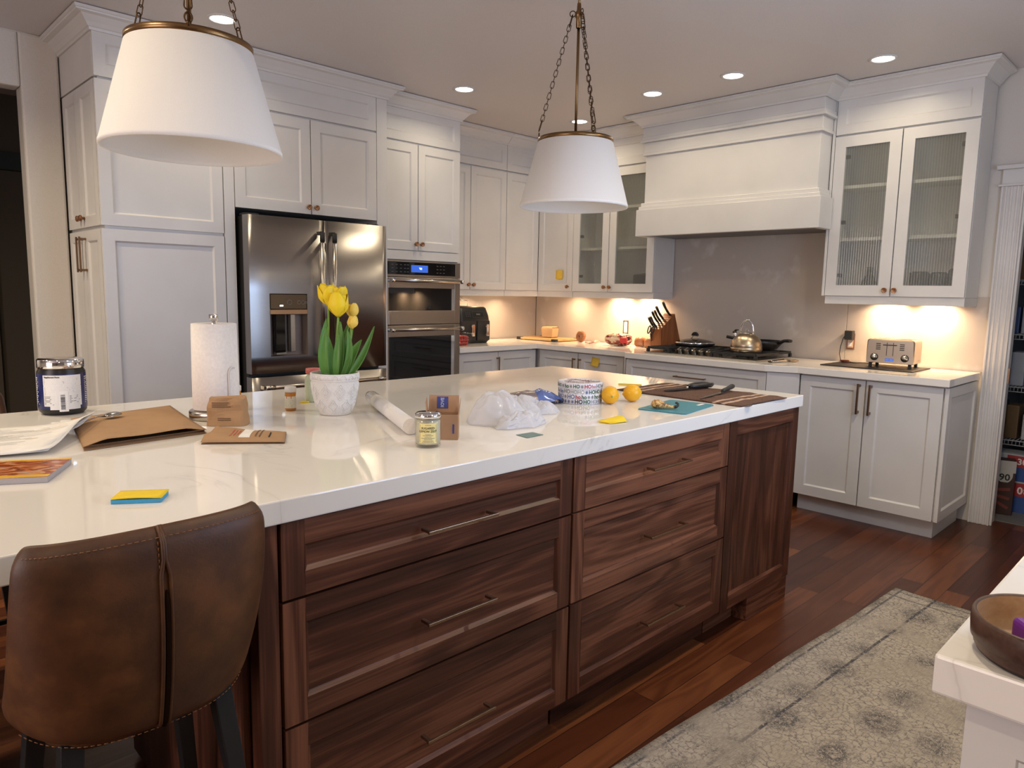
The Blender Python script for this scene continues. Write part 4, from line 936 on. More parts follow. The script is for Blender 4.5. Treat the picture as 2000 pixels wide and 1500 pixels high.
for k in range(3):
    def pf(u, v, k=k):
        p = PA[0].lerp(PA[1], u).lerp(PA[3].lerp(PA[2], u), v); c = max(0, u-.55)/.45
        return (p.x+.006*k, p.y-.004*k, ZI+.002+.0025*k+(.020+.006*k)*c*c*(1.2-v)+.006*(1+sin(v*7+u*3+k))*(.3+.7*u))
    m = MB(); m.grid(pf, 14, 14); o = part('sheet', m, paper_w, t, solid=.0004)
    if k == 2: paper_lines(o, pf, 3, 22)
    if k == 2: paper_lines(o, pf, 8, 3, plain('orange_print', (.75,.42,.10), .6), .7, .9)
t = thing('magazine', 'glossy magazine with orange and brown cover picture at the left edge of the island', 'magazine', (-4.68,-2.9,ZI), radians(-28))
m = MB(); m.box(-.13,-.085,0,.078,.085,.013); part('pages', m, plain('page_edges', (.42,.40,.42), .6, bscale=400), t)
def cover_mat():
    m, nt, b, N = nodes('magazine_cover'); tc = N('ShaderNodeTexCoord').outputs['Object']
    n = N('ShaderNodeTexNoise', i_Vector=N('ShaderNodeMapping', i_Vector=tc, i_Scale=(14,26,1)).outputs[0], i_Scale=1.0, i_Detail=4, i_Distortion=2.0).outputs[0]
    c = ramp(N, n, [(.3,(.09,.03,.02)),(.46,(.42,.11,.04)),(.56,(.72,.30,.11)),(.66,(.50,.44,.40))]); setp(b, nt, Base_Color=c, Roughness=.2); return m
m = MB(); m.box(-.131,-.086,.0131,.079,.086,.0138); c = part('cover', m, cover_mat(), t)
m = MB(); m.box(-.131,-.086,.0139,.079,-.066,.0142); m.box(-.131,.074,.0139,.079,.086,.0142); part('yellow_strip', m, plain('cover_yellow', (.85,.50,.06), .25), c)
t = thing('sticky_note_pad', 'yellow sticky note pad on top of a blue one, by the leather stool', 'sticky notes', (-4.541,-3.268,ZI), radians(-33))
m = MB(); m.box(-.050,-.030,0,.040,.026,.0075); part('blue_pad', m, plain('blue_note', (.05,.35,.62), .6), t)
m = MB(); m.grid(lambda u, v: (-.050+.091*u, -.030+.058*v, .0082+.003*(1-v)*sin(pi*u)*.6+.0012), 8, 6); part('yellow_pad', m, yel, t, solid=.0022)
# small paper sacks
t = thing('takeout_sack', 'small upright crumpled brown paper sack with printing, before the paper towel roll', 'paper bag', (-4.085,-2.60,ZI), radians(-38))
m = MB()
def sack(z):
    k = z/.085; pts = []
    for j in range(28):
        a = 2*pi*j/28; c, s = cos(a), sin(a); w, d = .062-.008*k, .036*(1-.55*k)+.004
        x = w*math.copysign(abs(c)**.5, c); y = d*math.copysign(abs(s)**.5, s)
        n = noise.noise(Vector((x*26, y*26, z*30))); pts.append((x+.006*n, y+.008*n*(.3+k)-.012*k, z+(.010*noise.noise(Vector((x*18, 3, y*18))) if k > .9 else 0)))
    return pts
m.loft([sack(.085*k/9) for k in range(10)], True, False); part('sack', m, kraft, t)
tm = xf(label_lines(.042,.010,2,ink,0,6), frame((0,-.0415,.022), X, Z)); part('sack_print', tm, plain('brown_print', (.10,.045,.02), .7), t)
tm = xf(label_lines(.075,.018,3,ink,0,4), frame((0,-.039,.066), X, Z)); part('sack_heading', tm, plain('brown_print2', (.12,.055,.03), .7), t)
t = thing('takeout_sack', 'small flat brown paper sack with white label and red print lying in front', 'paper bag', (-4.12,-2.83,ZI), world=True)
A, B, C_, D = Vector((-4.262,-2.835)), Vector((-4.088,-2.968)), Vector((-4.018,-2.842)), Vector((-4.146,-2.690))
def fl(top):
    def f(u, v):
        p = A.lerp(B, u).lerp(D.lerp(C_, u), v); e = min(1, v*5, (1-v)*5, (1-u)*4)
        n = noise.noise(Vector((p.x*14, p.y*14, 1.7)))
        return (p.x, p.y, ZI+.0008+((.004+.016*e*(1-u*.65)+.010*e*n) if top else 0))
    return f
m = MB(); m.grid(fl(1), 18, 12); part('sack_top', m, kraft, t, solid=.0006)
m = MB(); m.grid(fl(0), 8, 6); part('sack_bottom', m, kraft_in, t, solid=.0006)
ff = fl(1)
def decal(u0, u1, v0, v1, mat, nm, par, dz=.0012):
    m = MB(); m.grid(lambda u, v: Vector(ff(u0+(u1-u0)*u, v0+(v1-v0)*v))+Vector((0,0,dz)), 8, 8); return part(nm, m, mat, par)
decal(.42,.56,.15,.85, paper_w, 'white_label', t)
for k in range(3): decal(.30+.04*k,.31+.04*k,.2+.05*k,.6, red, 'red_print', t)
for k in range(2): decal(.62+.05*k,.635+.05*k,.2,.9, plain('faint_print', (.14,.07,.035), .7), 'print_line', t)
decal(.78,.80,.3,.7, ink, 'print_line', t)

# centre of the island
t = thing('paper_roll', 'long roll of white wrapping paper in clear film beside the flower pot', 'paper roll', (-3.62,-2.79,ZI), world=True)
a, b = Vector((-3.515,-2.52,ZI+.0245)), Vector((-3.752,-3.085,ZI+.0245)); d = (b-a).normalized()
m = MB(); m.tube([a+d*.05, b], .0235, 32); part('roll', m, plain('roll_paper', (.82,.80,.78), .5), t)
m = MB(); n_ = 20; L = (b-a).length
m.tube([a-d*.03+d*(.14*k/n_) for k in range(n_+1)], [.0240+.0003*noise.noise(Vector((k*.9,0,0)))**2+(-.006*(6-k)/6 if k < 6 else 0) for k in range(n_+1)], 24); part('clear_film', m, clearp, t)
t = thing('jar_candle', 'glass jar candle with yellow label and chrome lid reading sugared lemon zest', 'candle', (-3.807,-3.238,ZI))
R = .0355; ac = math.atan2(-.79,-.61)
m = MB(); m.lathe([(0,.0),(R*.93,.0),(R,.004),(R,.080),(R-.0025,.080),(R-.0025,.008),(0,.008)], 48); part('glass', m, clear, t)
m = MB(); m.lathe([(0,.009),(R-.003,.009),(R-.003,.074),(0,.074)], 48); part('wax', m, plain('cream_wax', (.80,.74,.58), .5), t)
m = MB(); m.lathe([(0,.0805),(R*1.02,.0805),(R*1.02,.088),(R*.9,.093),(0,.0945)], 48); part('lid', m, chrome, t)
lb = part('label', wrapped(.050,.054,.041,R+.0004,ac), plain('lemon_label', (.84,.74,.33), .5), t)
for s_, z_, sz in (('SUGARED',.055,.0085),('LEMON ZEST',.0465,.0085)):
    part('label_text', wrap_cyl(text_mb(s_, sz, False), R+.0007, z_, ac), ink, lb)
for w_, z_ in ((.016,.0635),(.016,.0385),(.028,.0352),(.018,.031),(.038,.0278),(.022,.0245),(.027,.0205),(.034,.0172)):
    g = MB(); q = random.Random(int(z_*1e4)); xx = -w_/2
    while xx < w_/2: ll = q.uniform(.0012,.004); g.box(xx,-.0006,0,min(xx+ll,w_/2),.0006,.0003); xx += ll+.0007
    part('small_print', wrap_cyl(g, R+.0007, z_, ac), ink_g, lb, stuff=True)
fr_ = MB()
for w, h, x, y in ((.046,.0004,0,.0235),(.046,.0004,0,-.0235),(.0004,.047,.023,0),(.0004,.047,-.023,0)): fr_.box(x-w/2,y-h/2,0,x+w/2,y+h/2,.0003)
part('label_border', wrap_cyl(fr_, R+.0006, .041, ac), ink, lb)
t = thing('cardboard_box', 'small open cardboard box with raised lid and blue label behind the candle', 'box', (-3.708,-3.180,ZI), radians(-44))
W2, D2, H2 = .045, .024, .072
m = MB(); tt = .0016
m.box(-W2,-D2,0,W2,-D2+tt,H2); m.box(-W2,D2-tt,0,W2,D2,H2); m.box(-W2,-D2+tt,0,-W2+tt,D2-tt,H2); m.box(W2-tt,-D2+tt,0,W2,D2-tt,H2); m.box(-W2+tt,-D2+tt,0,W2-tt,D2-tt,tt)
bx_ = part('carton', m, card_b, t)
m = MB(); A4 = [(-W2,D2,H2),(W2,D2,H2),(W2-.002,D2+.010,H2+.048),(-W2+.002,D2+.010,H2+.048)]; m.face([m.pt(p) for p in A4]); fl_ = part('lid_flap', m, card_b, t, solid=.0016)
for s in (-1, 1):
    m = MB(); m.face([m.pt(p) for p in ((s*W2,-D2+.002,H2),(s*W2,D2-.002,H2),(s*(W2+.004),D2-.004,H2+.042),(s*(W2+.004),-D2+.012,H2+.034))]); part('side_flap', m, card_b, t, solid=.0016)
bl = plain('blue_carton_label', (.045,.06,.26), .5)
m = MB(); T = frame((-.004,D2+.0048,H2+.027), X, (0,.2,.98)); m.T = T; m.box(-.016,-.017,.0,.016,.017,.0012); lb = part('blue_label', m, bl, fl_)
part('label_text', xf(text_mb('IOVE', .013, True), T @ Matrix.Translation((0,0,.0016)) @ Matrix.Rotation(pi/2,4,'Z')), plain('pale_blue_print', (.45,.5,.7), .5), lb)
m = MB(); m.box(W2-.016,-D2-.0006,.018,W2-.011,-D2-.0001,.045); part('side_print', m, bl, bx_)
# plastic bag, packet
def crumple(name, mat, parts, seed, par=None, amp=.22, fr=9, label=None, cat=None, loc=(0,0,0), rz=0, th=0):
    bm = bmesh.new(); 
    for (c, r) in parts:
        mt = Matrix.Translation(c) @ Matrix.Diagonal((*r, 1)); bmesh.ops.create_icosphere(bm, subdivisions=5, radius=1, matrix=mt)
    m = MB(); 
    for v in bm.verts:
        p = v.co; n = noise.noise(Vector((p.x*fr*4+seed, p.y*fr*4, p.z*fr*4)), noise_basis='VORONOI_F2F1')
        n2 = noise.noise(Vector((p.x*fr+seed, p.y*fr, p.z*fr))); r0 = noise.noise(Vector((p.x*fr*9, p.y*fr*9, p.z*fr*9+seed)))
        k = 1+amp*(n-.25)*1.1+amp*n2*1.3+amp*.25*r0
        best = min(parts, key=lambda q: sum(((p[i]-q[0][i])/q[1][i])**2 for i in range(3))); c = Vector(best[0]); q = c+(p-c)*k
        q.z = max(q.z, .001+.002*(r0+1)); m.v.append(q)
    m.f = [tuple(v.index for v in f.verts) for f in bm.faces]; m.m = [0]*len(m.f); m.s = [True]*len(m.f); bm.free()
    o = part(name, m, mat, par, weld=False)
    if par is None: o.location = loc; o.rotation_euler = (0,0,rz); tag(o, label, cat)
    return o
def filmbag():
    m, nt, b, N = nodes('thin_white_film'); out = nt.nodes['Material Output']; setp(b, nt, Base_Color=(.93,.93,.95,1), Roughness=.2)
    tl = N('ShaderNodeBsdfTranslucent', i_Color=(.9,.9,.93,1)); tr = N('ShaderNodeBsdfTransparent', i_Color=(.97,.97,1,1))
    m1 = N('ShaderNodeMixShader', i_0=.40, i_1=b.outputs[0], i_2=tl.outputs[0]); m2 = N('ShaderNodeMixShader', i_0=.42, i_1=m1.outputs[0], i_2=tr.outputs[0])
    nt.links.new(m2.outputs[0], out.inputs[0]); return m
fb = filmbag(); t = thing('plastic_bag', 'crumpled white translucent plastic bag in the middle of the island', 'plastic bag', (-3.345,-3.085,ZI), radians(12)); t.scale = (1.14, 1.14, 1.18)
def film_lump(nm, cx, cy, rx, ry, h, seed, peak=(0,0)):
    m = MB()
    def f(u, v):
        a = 2*pi*u; r = 1-v; wob = 1+.30*noise.noise(Vector((cos(a)*1.6+seed, sin(a)*1.6, 3.3)))
        x = cx+rx*r*wob*cos(a)+peak[0]*v; y = cy+ry*r*wob*sin(a)+peak[1]*v
        q = Vector((x*17+seed, y*17, v*2.2)); ridge = 1-abs(noise.noise(q))*2.4; ridge2 = 1-abs(noise.noise(q*2.3))*2.2; fold = noise.noise(Vector((cos(a)*3.5+seed, sin(a)*3.5, v*1.5)))
        z = h*(sin(pi*.5*min(1, v*1.15))**.8)*(1+.22*fold*(1-v)**.5)+(.0055*ridge+.0025*ridge2+.008*fold)*min(1, v*6)*(1-v)**.6
        return (x+.010*fold*r, y+.008*ridge2*r, max(.0012, z))
    m.grid(f, 72, 30); return part(nm, m, fb, t, solid=.0005)
film_lump('bag_body', -.045, -.005, .095, .090, .078, 2.0, (-.005,.025)); film_lump('bag_mouth', -.050, -.075, .105, .050, .034, 7.0); film_lump('bag_side', .080, .025, .125, .070, .050, 4.6, (.02,.015)); film_lump('bag_handle', .172, .005, .060, .062, .028, 9.1)
foil = plain('blue_foil', (.16,.22,.50), .18, .5); foil2 = plain('brown_foil', (.30,.24,.24), .2, .5)
t = thing('snack_packet', 'crinkled blue and brown foil packet lying behind the plastic bag', 'packet', (-3.055,-2.885,ZI), radians(-18)); t.scale = (1, 1, 1.55)
def pk(top, x0, x1):
    def f(u, v):
        x = x0+(x1-x0)*u; y = -.055+.11*v; e = max(0, 1-abs(x/.13)**3)*max(0, 1-abs((v-.5)*2)**3)
        n = noise.noise(Vector((x*30, y*12, 4))); fold = abs(sin(y*120+x*20))*max(0, x-.03)*.12
        return (x, y*(1-.25*max(0,x-.06)/.07), .002+(.030*e+.006*n*e+fold*top if top else 0))
    return f
m = MB(); m.grid(pk(1,-.13,.02), 16, 16); part('brown_face', m, foil2, t); m = MB(); m.grid(pk(1,.02,.13), 16, 20); part('blue_face', m, foil, t)
m = MB(); m.grid(pk(0,-.13,.13), 6, 6); part('back_face', m, foil, t)
# cookie tin with HO HO lettering
t = thing('cookie_tin', 'round white tin printed all over with HO HO lettering, beside the lemons', 'tin', (-2.854,-2.972,ZI)); t.scale = (1, 1, 1.15)
R, at = .0845, math.atan2(-.643,-.766); tinw = plain('tin_white', (.72,.72,.78), .3)
m = MB(); m.lathe([(0,0),(R-.002,0),(R,.002),(R,.050),(0,.050)], 72); tb = part('tin_body', m, tinw, t)
m = MB(); m.lathe([(0,.0502),(R+.0015,.0502),(R+.002,.052),(R+.002,.068),(R,.071),(R-.004,.0715),(R-.006,.070),(0,.070)], 72); tl_ = part('lid', m, tinw, t)
cols = [ink_g, plain('tin_red', (.40,.03,.04), .4), plain('tin_green', (.02,.10,.03), .4), ink, plain('tin_blue', (.13,.16,.34), .4)]
q = random.Random(11)
for row, (z, sz, RR, par) in enumerate(((.0088,.0200,R,tb),(.0250,.0205,R,tb),(.0412,.0200,R,tb),(.060,.0185,R+.002,tl_))):
    a = 0; k = 0; by = {}
    words = ['HO','HO','ho','HO*','HOHO','ho','HO','*HO']
    while a < 2*pi*RR-.02:
        w = q.choice(words); c = q.randrange(5)
        if '*' in w:
            tm = MB()
            for j in range(4): tm.T = Matrix.Rotation(j*pi/4,4,'Z'); tm.box(-.0062,-.0009,0,.0062,.0009,.0004)
            tm.T = None; c = 0 if row % 2 else 4
        else: tm = text_mb(w, sz*q.uniform(.88,1.08), q.random() < .6)
        xs = [p.x for p in tm.v]
        ww = max(xs)-min(xs); x = a+ww/2
        by.setdefault(c, MB()); merge(by[c], wrap_cyl(tm, RR+.0003, z, at-pi+x/RR))
        a += ww+.003
    for c, mb_ in by.items(): part('printed_lettering', mb_, cols[c], par, weld=False, stuff=True)
tm = MB()
for k in range(26):
    g = text_mb(q.choice(['HO','ho','HO HO']), .012); a = q.uniform(0,6.3); rr = R*.9*sqrt(q.random()); xf(g, Matrix.Translation((rr*cos(a)*.85, rr*sin(a)*.85, .0705)) @ Matrix.Rotation(q.uniform(-.3,.3)+at+pi/2,4,'Z')); merge(tm, g)
part('lid_lettering', tm, plain('tin_mauve', (.30,.16,.18), .4), tl_, weld=False)
# lemons
def lemon_m():
    m, nt, b, N = nodes('lemon_skin'); tc = N('ShaderNodeTexCoord').outputs['Object']; n = N('ShaderNodeTexNoise', i_Vector=tc, i_Scale=260.0, i_Detail=2).outputs[0]
    setp(b, nt, Base_Color=(.82,.42,.010,1), Roughness=.38); bp = N('ShaderNodeBump', i_Strength=.3, i_Distance=.0012, i_Height=n); nt.links.new(bp.outputs[0], b.inputs['Normal']); return m
lm = lemon_m()
def lemon(x, y, rot, label, R=.034):
    t = thing('lemon', label, 'lemon', (x,y,ZI+R), group=None); t.rotation_euler = rot
    pr_ = [(0,-R*1.24),(R*.10,-R*1.23),(R*.18,-R*1.13),(R*.40,-R*.98)]+[(R*cos(a*pi/180), R*1.08*sin(a*pi/180)) for a in range(-62,63,10)]+[(R*.40,R*.98),(R*.20,R*1.12),(R*.09,R*1.17),(0,R*1.18)]
    m = MB(); m.lathe(pr_, 40); part('fruit', m, lm, t)
    m = MB(); m.lathe([(0,R*1.205),(R*.10,R*1.20),(R*.13,R*1.165),(R*.06,R*1.15)], 12); part('stem_button', m, plain('stem_button', (.35,.33,.08), .7), t)
lemon(-2.806,-3.082,(radians(90),0,radians(-42)),'lemon with its stem end facing out, nearest the round tin')
lemon(-2.688,-3.100,(radians(86),0,radians(62)),'lemon lying sideways, between the other lemon and the brown towel')
def poly(name, pts, mat, label, cat, th=.001, z=ZI):
    m = MB(); m.prism(pts, z, z+th); return tag(part(name, m, mat, None), label, cat)
t = thing('sticky_note', 'curled yellow paper notes lying near the front edge of the island', 'paper', (-3.10,-3.33,ZI), world=True)
for k, (A, B, C_, D) in enumerate((((-3.158,-3.305),(-3.150,-3.352),(-3.078,-3.368),(-3.028,-3.300)), ((-3.155,-3.300),(-3.15,-3.345),(-3.07,-3.345),(-3.02,-3.29)))):
    A, B, C_, D = map(Vector, (A,B,C_,D)); m = MB()
    m.grid(lambda u, v: ((A.lerp(D, u).lerp(B.lerp(C_, u), v)).x, (A.lerp(D, u).lerp(B.lerp(C_, u), v)).y, ZI+.0012+.002*k+.010*(1-k*.3)*u*abs(sin(v*3.0+.4))), 10, 8); part('note', m, yel, t, solid=.0004)
poly('gift_card', [(-3.514,-3.284),(-3.520,-3.337),(-3.451,-3.335),(-3.447,-3.286)], plain('green_card', (.10,.19,.17), .3), 'small dark green card lying near the front island edge', 'card', .0012)
t = thing('cutting_mat', 'thin teal cutting board under the brown dried fruit', 'cutting board', (-2.66,-3.30,ZI), world=True)
m = MB(); m.prism([(-2.835,-3.236),(-2.83,-3.244),(-2.797,-3.398),(-2.788,-3.408),(-2.524,-3.364),(-2.513,-3.352),(-2.538,-3.190),(-2.546,-3.182),(-2.82,-3.228)], ZI, ZI+.004); part('board', m, plain('teal_plastic', (.035,.22,.29), .45), t)
m = MB(); m.prism([(-2.585,-3.325),(-2.588,-3.338),(-2.535,-3.333),(-2.533,-3.320)], ZI+.0041, ZI+.0045); part('hang_slot', m, white, t)
t = thing('dried_gourd', 'small blackened yellow squash piece with dark curled stem on the teal board', 'squash', (-2.775,-3.285,ZI+.0045), radians(-52))
def gm():
    m, nt, b, N = nodes('charred_squash'); tc = N('ShaderNodeTexCoord').outputs['Object']; n = N('ShaderNodeTexNoise', i_Vector=tc, i_Scale=75.0, i_Detail=4, i_Distortion=1).outputs[0]
    c = ramp(N, n, [(.36,(.05,.02,.008)),(.47,(.42,.20,.05)),(.62,(.68,.48,.20))]); setp(b, nt, Base_Color=c, Roughness=.5); return m
m = MB(); rings = []
for x, r, z in ((-.030,.001,.016),(-.027,.010,.016),(-.018,.0165,.017),(-.004,.0175,.0175),(.010,.0145,.015),(.028,.0095,.011),(.045,.0068,.008),(.055,.006,.008)):
    rings.append([(x, r*cos(2*pi*k/20)*(1+.08*noise.noise(Vector((x*90,k,0)))), z+r*.95*sin(2*pi*k/20)) for k in range(20)])
m.loft(rings); part('squash_body', m, gm(), t)
m = MB(); m.tube([(.054,0,.008),(.062,.002,.009),(.068,.005,.013),(.069,.008,.019),(.064,.009,.023),(.059,.008,.021)], [.006,.006,.005,.0045,.004,.003], 8); part('stem', m, plain('dark_stem', (.018,.016,.008), .6), t)
# brown striped towel with knives
t = thing('kitchen_towel', 'brown towel with pale stripes laid across the right end of the island', 'towel', (-2.27,-3.15,ZI), world=True)
TA = [Vector((-2.470,-2.860)), Vector((-2.085,-2.862)), Vector((-2.095,-3.458)), Vector((-2.468,-3.449))]
def tw(u, v):
    p = TA[0].lerp(TA[1], u).lerp(TA[3].lerp(TA[2], u), v); n = noise.noise(Vector((p.x*11, p.y*16, 2.0))); n2 = noise.noise(Vector((p.x*45, p.y*45, 5)))
    z = ZI+.003+.0045*max(0, n+.2)+.0012*n2; e = p.y-(-3.452)
    return Vector((p.x+.004*n, p.y, z))
def towel_mat():
    m, nt, b, N = nodes('brown_terry'); tc = N('ShaderNodeTexCoord').outputs['Object']; y = N('ShaderNodeSeparateXYZ', i_0=tc).outputs[1]
    n = N('ShaderNodeTexNoise', i_Vector=tc, i_Scale=240.0, i_Detail=3).outputs[0]; n2 = N('ShaderNodeTexNoise', i_Vector=tc, i_Scale=22.0, i_Detail=2).outputs[0]
    yy = math_(N,'ADD', y, math_(N,'MULTIPLY', math_(N,'SUBTRACT',n2,.5), .012)); tot = None
    for c in (-.185,-.225,.195,.235):
        k = ramp(N, math_(N,'ABSOLUTE', math_(N,'SUBTRACT', yy, c)), [(.006,(1,1,1)),(.009,(0,0,0))]); tot = k if tot is None else math_(N,'MAXIMUM', tot, k)
    br = ramp(N, n, [(.35,(.065,.030,.018)),(.65,(.16,.080,.050))])
    mx = N('ShaderNodeMix', data_type='RGBA', i_0=tot, i_6=br, i_7=(.52,.36,.26,1)).outputs[2]; setp(b, nt, Base_Color=mx, Roughness=.95)
    bp = N('ShaderNodeBump', i_Strength=.7, i_Distance=.003, i_Height=n); nt.links.new(bp.outputs[0], b.inputs['Normal']); return m
m = MB(); m.grid(tw, 40, 56); part('cloth', m, towel_mat(), t, solid=.004)
m = MB(); m.prism([(-2.45,-3.4515),(-2.40,-3.4515),(-2.405,-3.462),(-2.43,-3.465)], ZI+.001, ZI+.004); part('care_tag', m, plain('tag_brown', (.12,.07,.05), .8), t)
ZT = ZI+.0105
t = thing('kitchen_shears', 'black-handled kitchen shears lying on the brown towel', 'scissors', (-2.24,-3.07,ZT), radians(-6))
m = MB(); m.prism([(-.155,-.006),(-.15,.004),(0,.014),(.01,-.010),(-.02,-.014)], 0, .004); part('blade', m, plain('dark_blade', (.10,.09,.085), .3, .9), t)
m = MB(); m.prism([(-.15,.004),(-.148,.010),(0,.020),(.01,.012)], .0042, .0075); part('blade', m, plain('pale_blade', (.45,.32,.27), .3, .9), t)
for s in (-1, 1):
    m = MB(); m.tube([(.01,s*.006,.008),(.03,s*.012,.010),(.06,s*.020,.011),(.095,s*.026,.011),(.135,s*.026,.011),(.155,s*.018,.011),(.150,s*.006,.011),(.115,s*.004,.011),(.06,s*.004,.010)], [.007,.009,.010,.010,.010,.009,.009,.008,.006], 10); part('handle', m, black, t)
m = MB(); m.cyl((0,0,.0),.006,.012,12); part('pivot', m, steel2, t)
t = thing('kitchen_knife', 'long steel knife with a black handle on the towel by the front island edge', 'knife', (-2.26,-3.235,ZT), radians(9))
m = MB(); m.prism([(-.215,-.004),(-.19,.004),(-.12,.010),(.045,.012),(.045,-.010)], 0, .0018); part('blade', m, plain('knife_steel', (.45,.40,.36), .25, 1), t)
m = MB(); m.loft([[(x, r*1.05*cos(2*pi*k/12), .006+z+r*.85*sin(2*pi*k/12)) for k in range(12)] for x, r, z in ((.044,.007,-.001),(.06,.0095,.002),(.11,.0105,.005),(.155,.0125,.009),(.165,.011,.010))]); part('handle', m, blackm, t)
m = MB(); m.prism([(-2.31,-2.745),(-2.25,-2.835),(-2.243,-2.83),(-2.295,-2.742)], ZI, ZI+.006); tag(part('peel_strip', m, yel2, None), 'thin yellow strip lying behind the lemons at the towel edge', 'peel')
t = thing('clear_container', 'low clear plastic container beside the white flower pot', 'container', (-3.632,-2.515,ZI), radians(-40))
m = MB(); m.box(-.045,-.03,0,.045,.03,.028); part('tub', m, clearp, t, bev=.004); m = MB(); m.box(-.048,-.033,.0285,.048,.033,.033); part('lid', m, clearp, t, bev=.003)

# ---------------------------------------------------------------- things on the wall counters
ZC0 = .9146
t = thing('air_fryer', 'black dual-basket air fryer with two silver drawer handles beside the oven', 'air fryer', (-1.085,-.20,ZC0))
m = MB(); rr = []
for z, sx, y0, y1 in ((0,.150,-.145,.13),(.012,.158,-.155,.14),(.16,.163,-.165,.14),(.225,.162,-.150,.14),(.285,.155,-.125,.135),(.298,.145,-.11,.125)):
    pts = []; c = .03
    for (x, y, a0_) in ((sx-c,y1-c,0),(-sx+c,y1-c,90),(-sx+c,y0+c,180),(sx-c,y0+c,270)):
        for k in range(5): a = radians(a0_+k*22.5); pts.append((x+c*cos(a), y+c*sin(a), z))
    rr.append(pts)
m.loft(rr); af = part('body', m, black, t)
for k, x in enumerate((-.078, .078)):
    m = MB(); m.box(x-.070,-.172,.02,x+.070,-.150,.185); dr = part('basket', m, blackm, t, bev=.008)
    m = MB(); m.box(x-.012+.02,-.200,.06,x+.014+.02,-.190,.155); m.box(x+.010,-.190,.065,x+.030,-.172,.085); m.box(x+.010,-.190,.13,x+.030,-.172,.15); part('handle', m, chrome, dr, bev=.003)
m = MB(); T = frame((.03,-.1505,.236), X, (0,.28,.96)); m.T = T
for a, b, c, d in ((-.062,-.024,.062,-.0225),(-.062,.0225,.062,.024),(-.062,-.0225,-.0605,.0225),(.0605,-.0225,.062,.0225)): m.box(a,b,.001,c,d,.0022)
cp = part('display_frame', m, plain('panel_grey', (.10,.10,.10), .4), af)
m = MB(); m.T = T; m.box(-.02,-.006,.001,.022,.006,.002); part('display', m, plain('display_grey', (.20,.19,.17), .3), cp)
m = MB(); m.T = T
for a in range(3):
    for b in range(3): m.box(-.135+a*.02,-.02+b*.014,.001,-.123+a*.02,-.012+b*.014,.002)
part('button_row', m, plain('button_grey', (.07,.07,.07), .4), cp, stuff=True)
t = thing('wire_rack', 'small chrome wire rack lying on top of the black air fryer', 'rack', (-1.17,-.20,ZC0+.2990))
m = MB()
for k in range(7): m.tube([(-.08+.026*k,-.06,.045),(-.08+.026*k,.06,.045)], .0016, 6)
for y in (-.06, 0, .06): m.tube([(-.085,y,.047),(.085,y,.047)], .002, 6)
for k in range(9): a = k*.7; m.tube([(.07*cos(a), .05*sin(a), .05),(.06*cos(a+.9), .05*sin(a+.9), .068),(.07*cos(a+1.8), .05*sin(a+1.8), .052)], .0015, 6)
part('grid', m, chrome, t)
for sx in (-1, 1):
    m = MB(); m.tube([(sx*.08,-.055,.045),(sx*.075,-.06,.0016),(sx*.075,.06,.0016),(sx*.08,.055,.045)], .002, 6); part('leg', m, chrome, t)
t = thing('berry_box', 'clear plastic box of strawberries on the counter edge beside the oven', 'box', (-1.335,-.450,ZC0))
m = MB(); r4 = lambda a, b, z: [(-a,-b,z),(a,-b,z),(a,b,z),(-a,b,z)]
m.loft([r4(.072,.045,0), r4(.088,.060,.092)], False, False); m.face([m.pt(p) for p in r4(.072,.045,.0005)]); part('clear_tub', m, clearp, t)
m = MB(); m.tube([(-.09,-.061,.094),(.09,-.061,.094),(.09,.061,.094),(-.09,.061,.094)], .003, 6, closed=True); part('rim', m, clearp, t)
berry = plain('strawberry_red', (.42,.025,.022), .35, bump=.4, bscale=300); q = random.Random(5)
b0 = None
for zi_, zz in enumerate((.017,.042,.063)):
    for a in range(5):
        for b in range(3):
            x, y = -.050+.025*a+q.uniform(-.003,.003), -.026+.026*b+q.uniform(-.003,.003)
            if b0 is None:
                m = MB(); m.lathe([(0,-.017),(.006,-.014),(.012,-.004),(.0145,.006),(.012,.013),(.004,.0155),(0,.015)], 12); b0 = part('strawberry', m, berry); o = b0
            else: o = b0.copy(); COL.objects.link(o)
            o.location = (-1.335+x, -.450+y, ZC0+zz); o.rotation_euler = (q.uniform(0,3), q.uniform(0,3), q.uniform(0,6))
            tag(o, 'red strawberry inside the clear box beside the oven', 'strawberry', 'strawberries in the clear box')
t = thing('bread_board', 'bamboo cutting board with black corner grips under the square loaf', 'cutting board', (-.215,-.365,ZC0))
m = MB(); m.box(-.165,-.235,.004,.165,.235,.020); part('board', m, wood('bamboo','y',(.42,.22,.08),(.58,.34,.14),(.66,.42,.20)), t, bev=.004)
for sx in (-1,1):
    for sy in (-1,1): m = MB(); x, y = sx*.148, sy*.212; m.box(x-.019,y-.025,0,x+.019,y+.025,.0225); part('corner_grip', m, blackm, t, bev=.003)
crust = plain('bread_crust', (.36,.15,.045), .7, bump=.3, bscale=60); crumb = plain('bread_crumb', (.68,.46,.24), .8, bump=.4, bscale=120)
t = thing('bread_loaf', 'square half loaf of bread wrapped in clear film on the bamboo board', 'bread', (-.20,-.37,ZC0+.0232), radians(12))
m = MB(); m.loft([[(x*.9,y*.9,0) for x,y in ((-.055,-.06),(.055,-.06),(.055,.06),(-.055,.06))],[(x,y,.06) for x,y in ((-.055,-.06),(.055,-.06),(.055,.06),(-.055,.06))],[(x*1.03,y*1.03,.085) for x,y in ((-.055,-.06),(.055,-.06),(.055,.06),(-.055,.06))],[(x*.85,y*.85,.098) for x,y in ((-.055,-.06),(.055,-.06),(.055,.06),(-.055,.06))]], True, False); part('loaf', m, crumb, t, bev=.008, seg=3)
m = MB(); m.box(-.052,-.0625,.080,.052,.0625,.094); part('top_crust', m, crust, t, bev=.008)
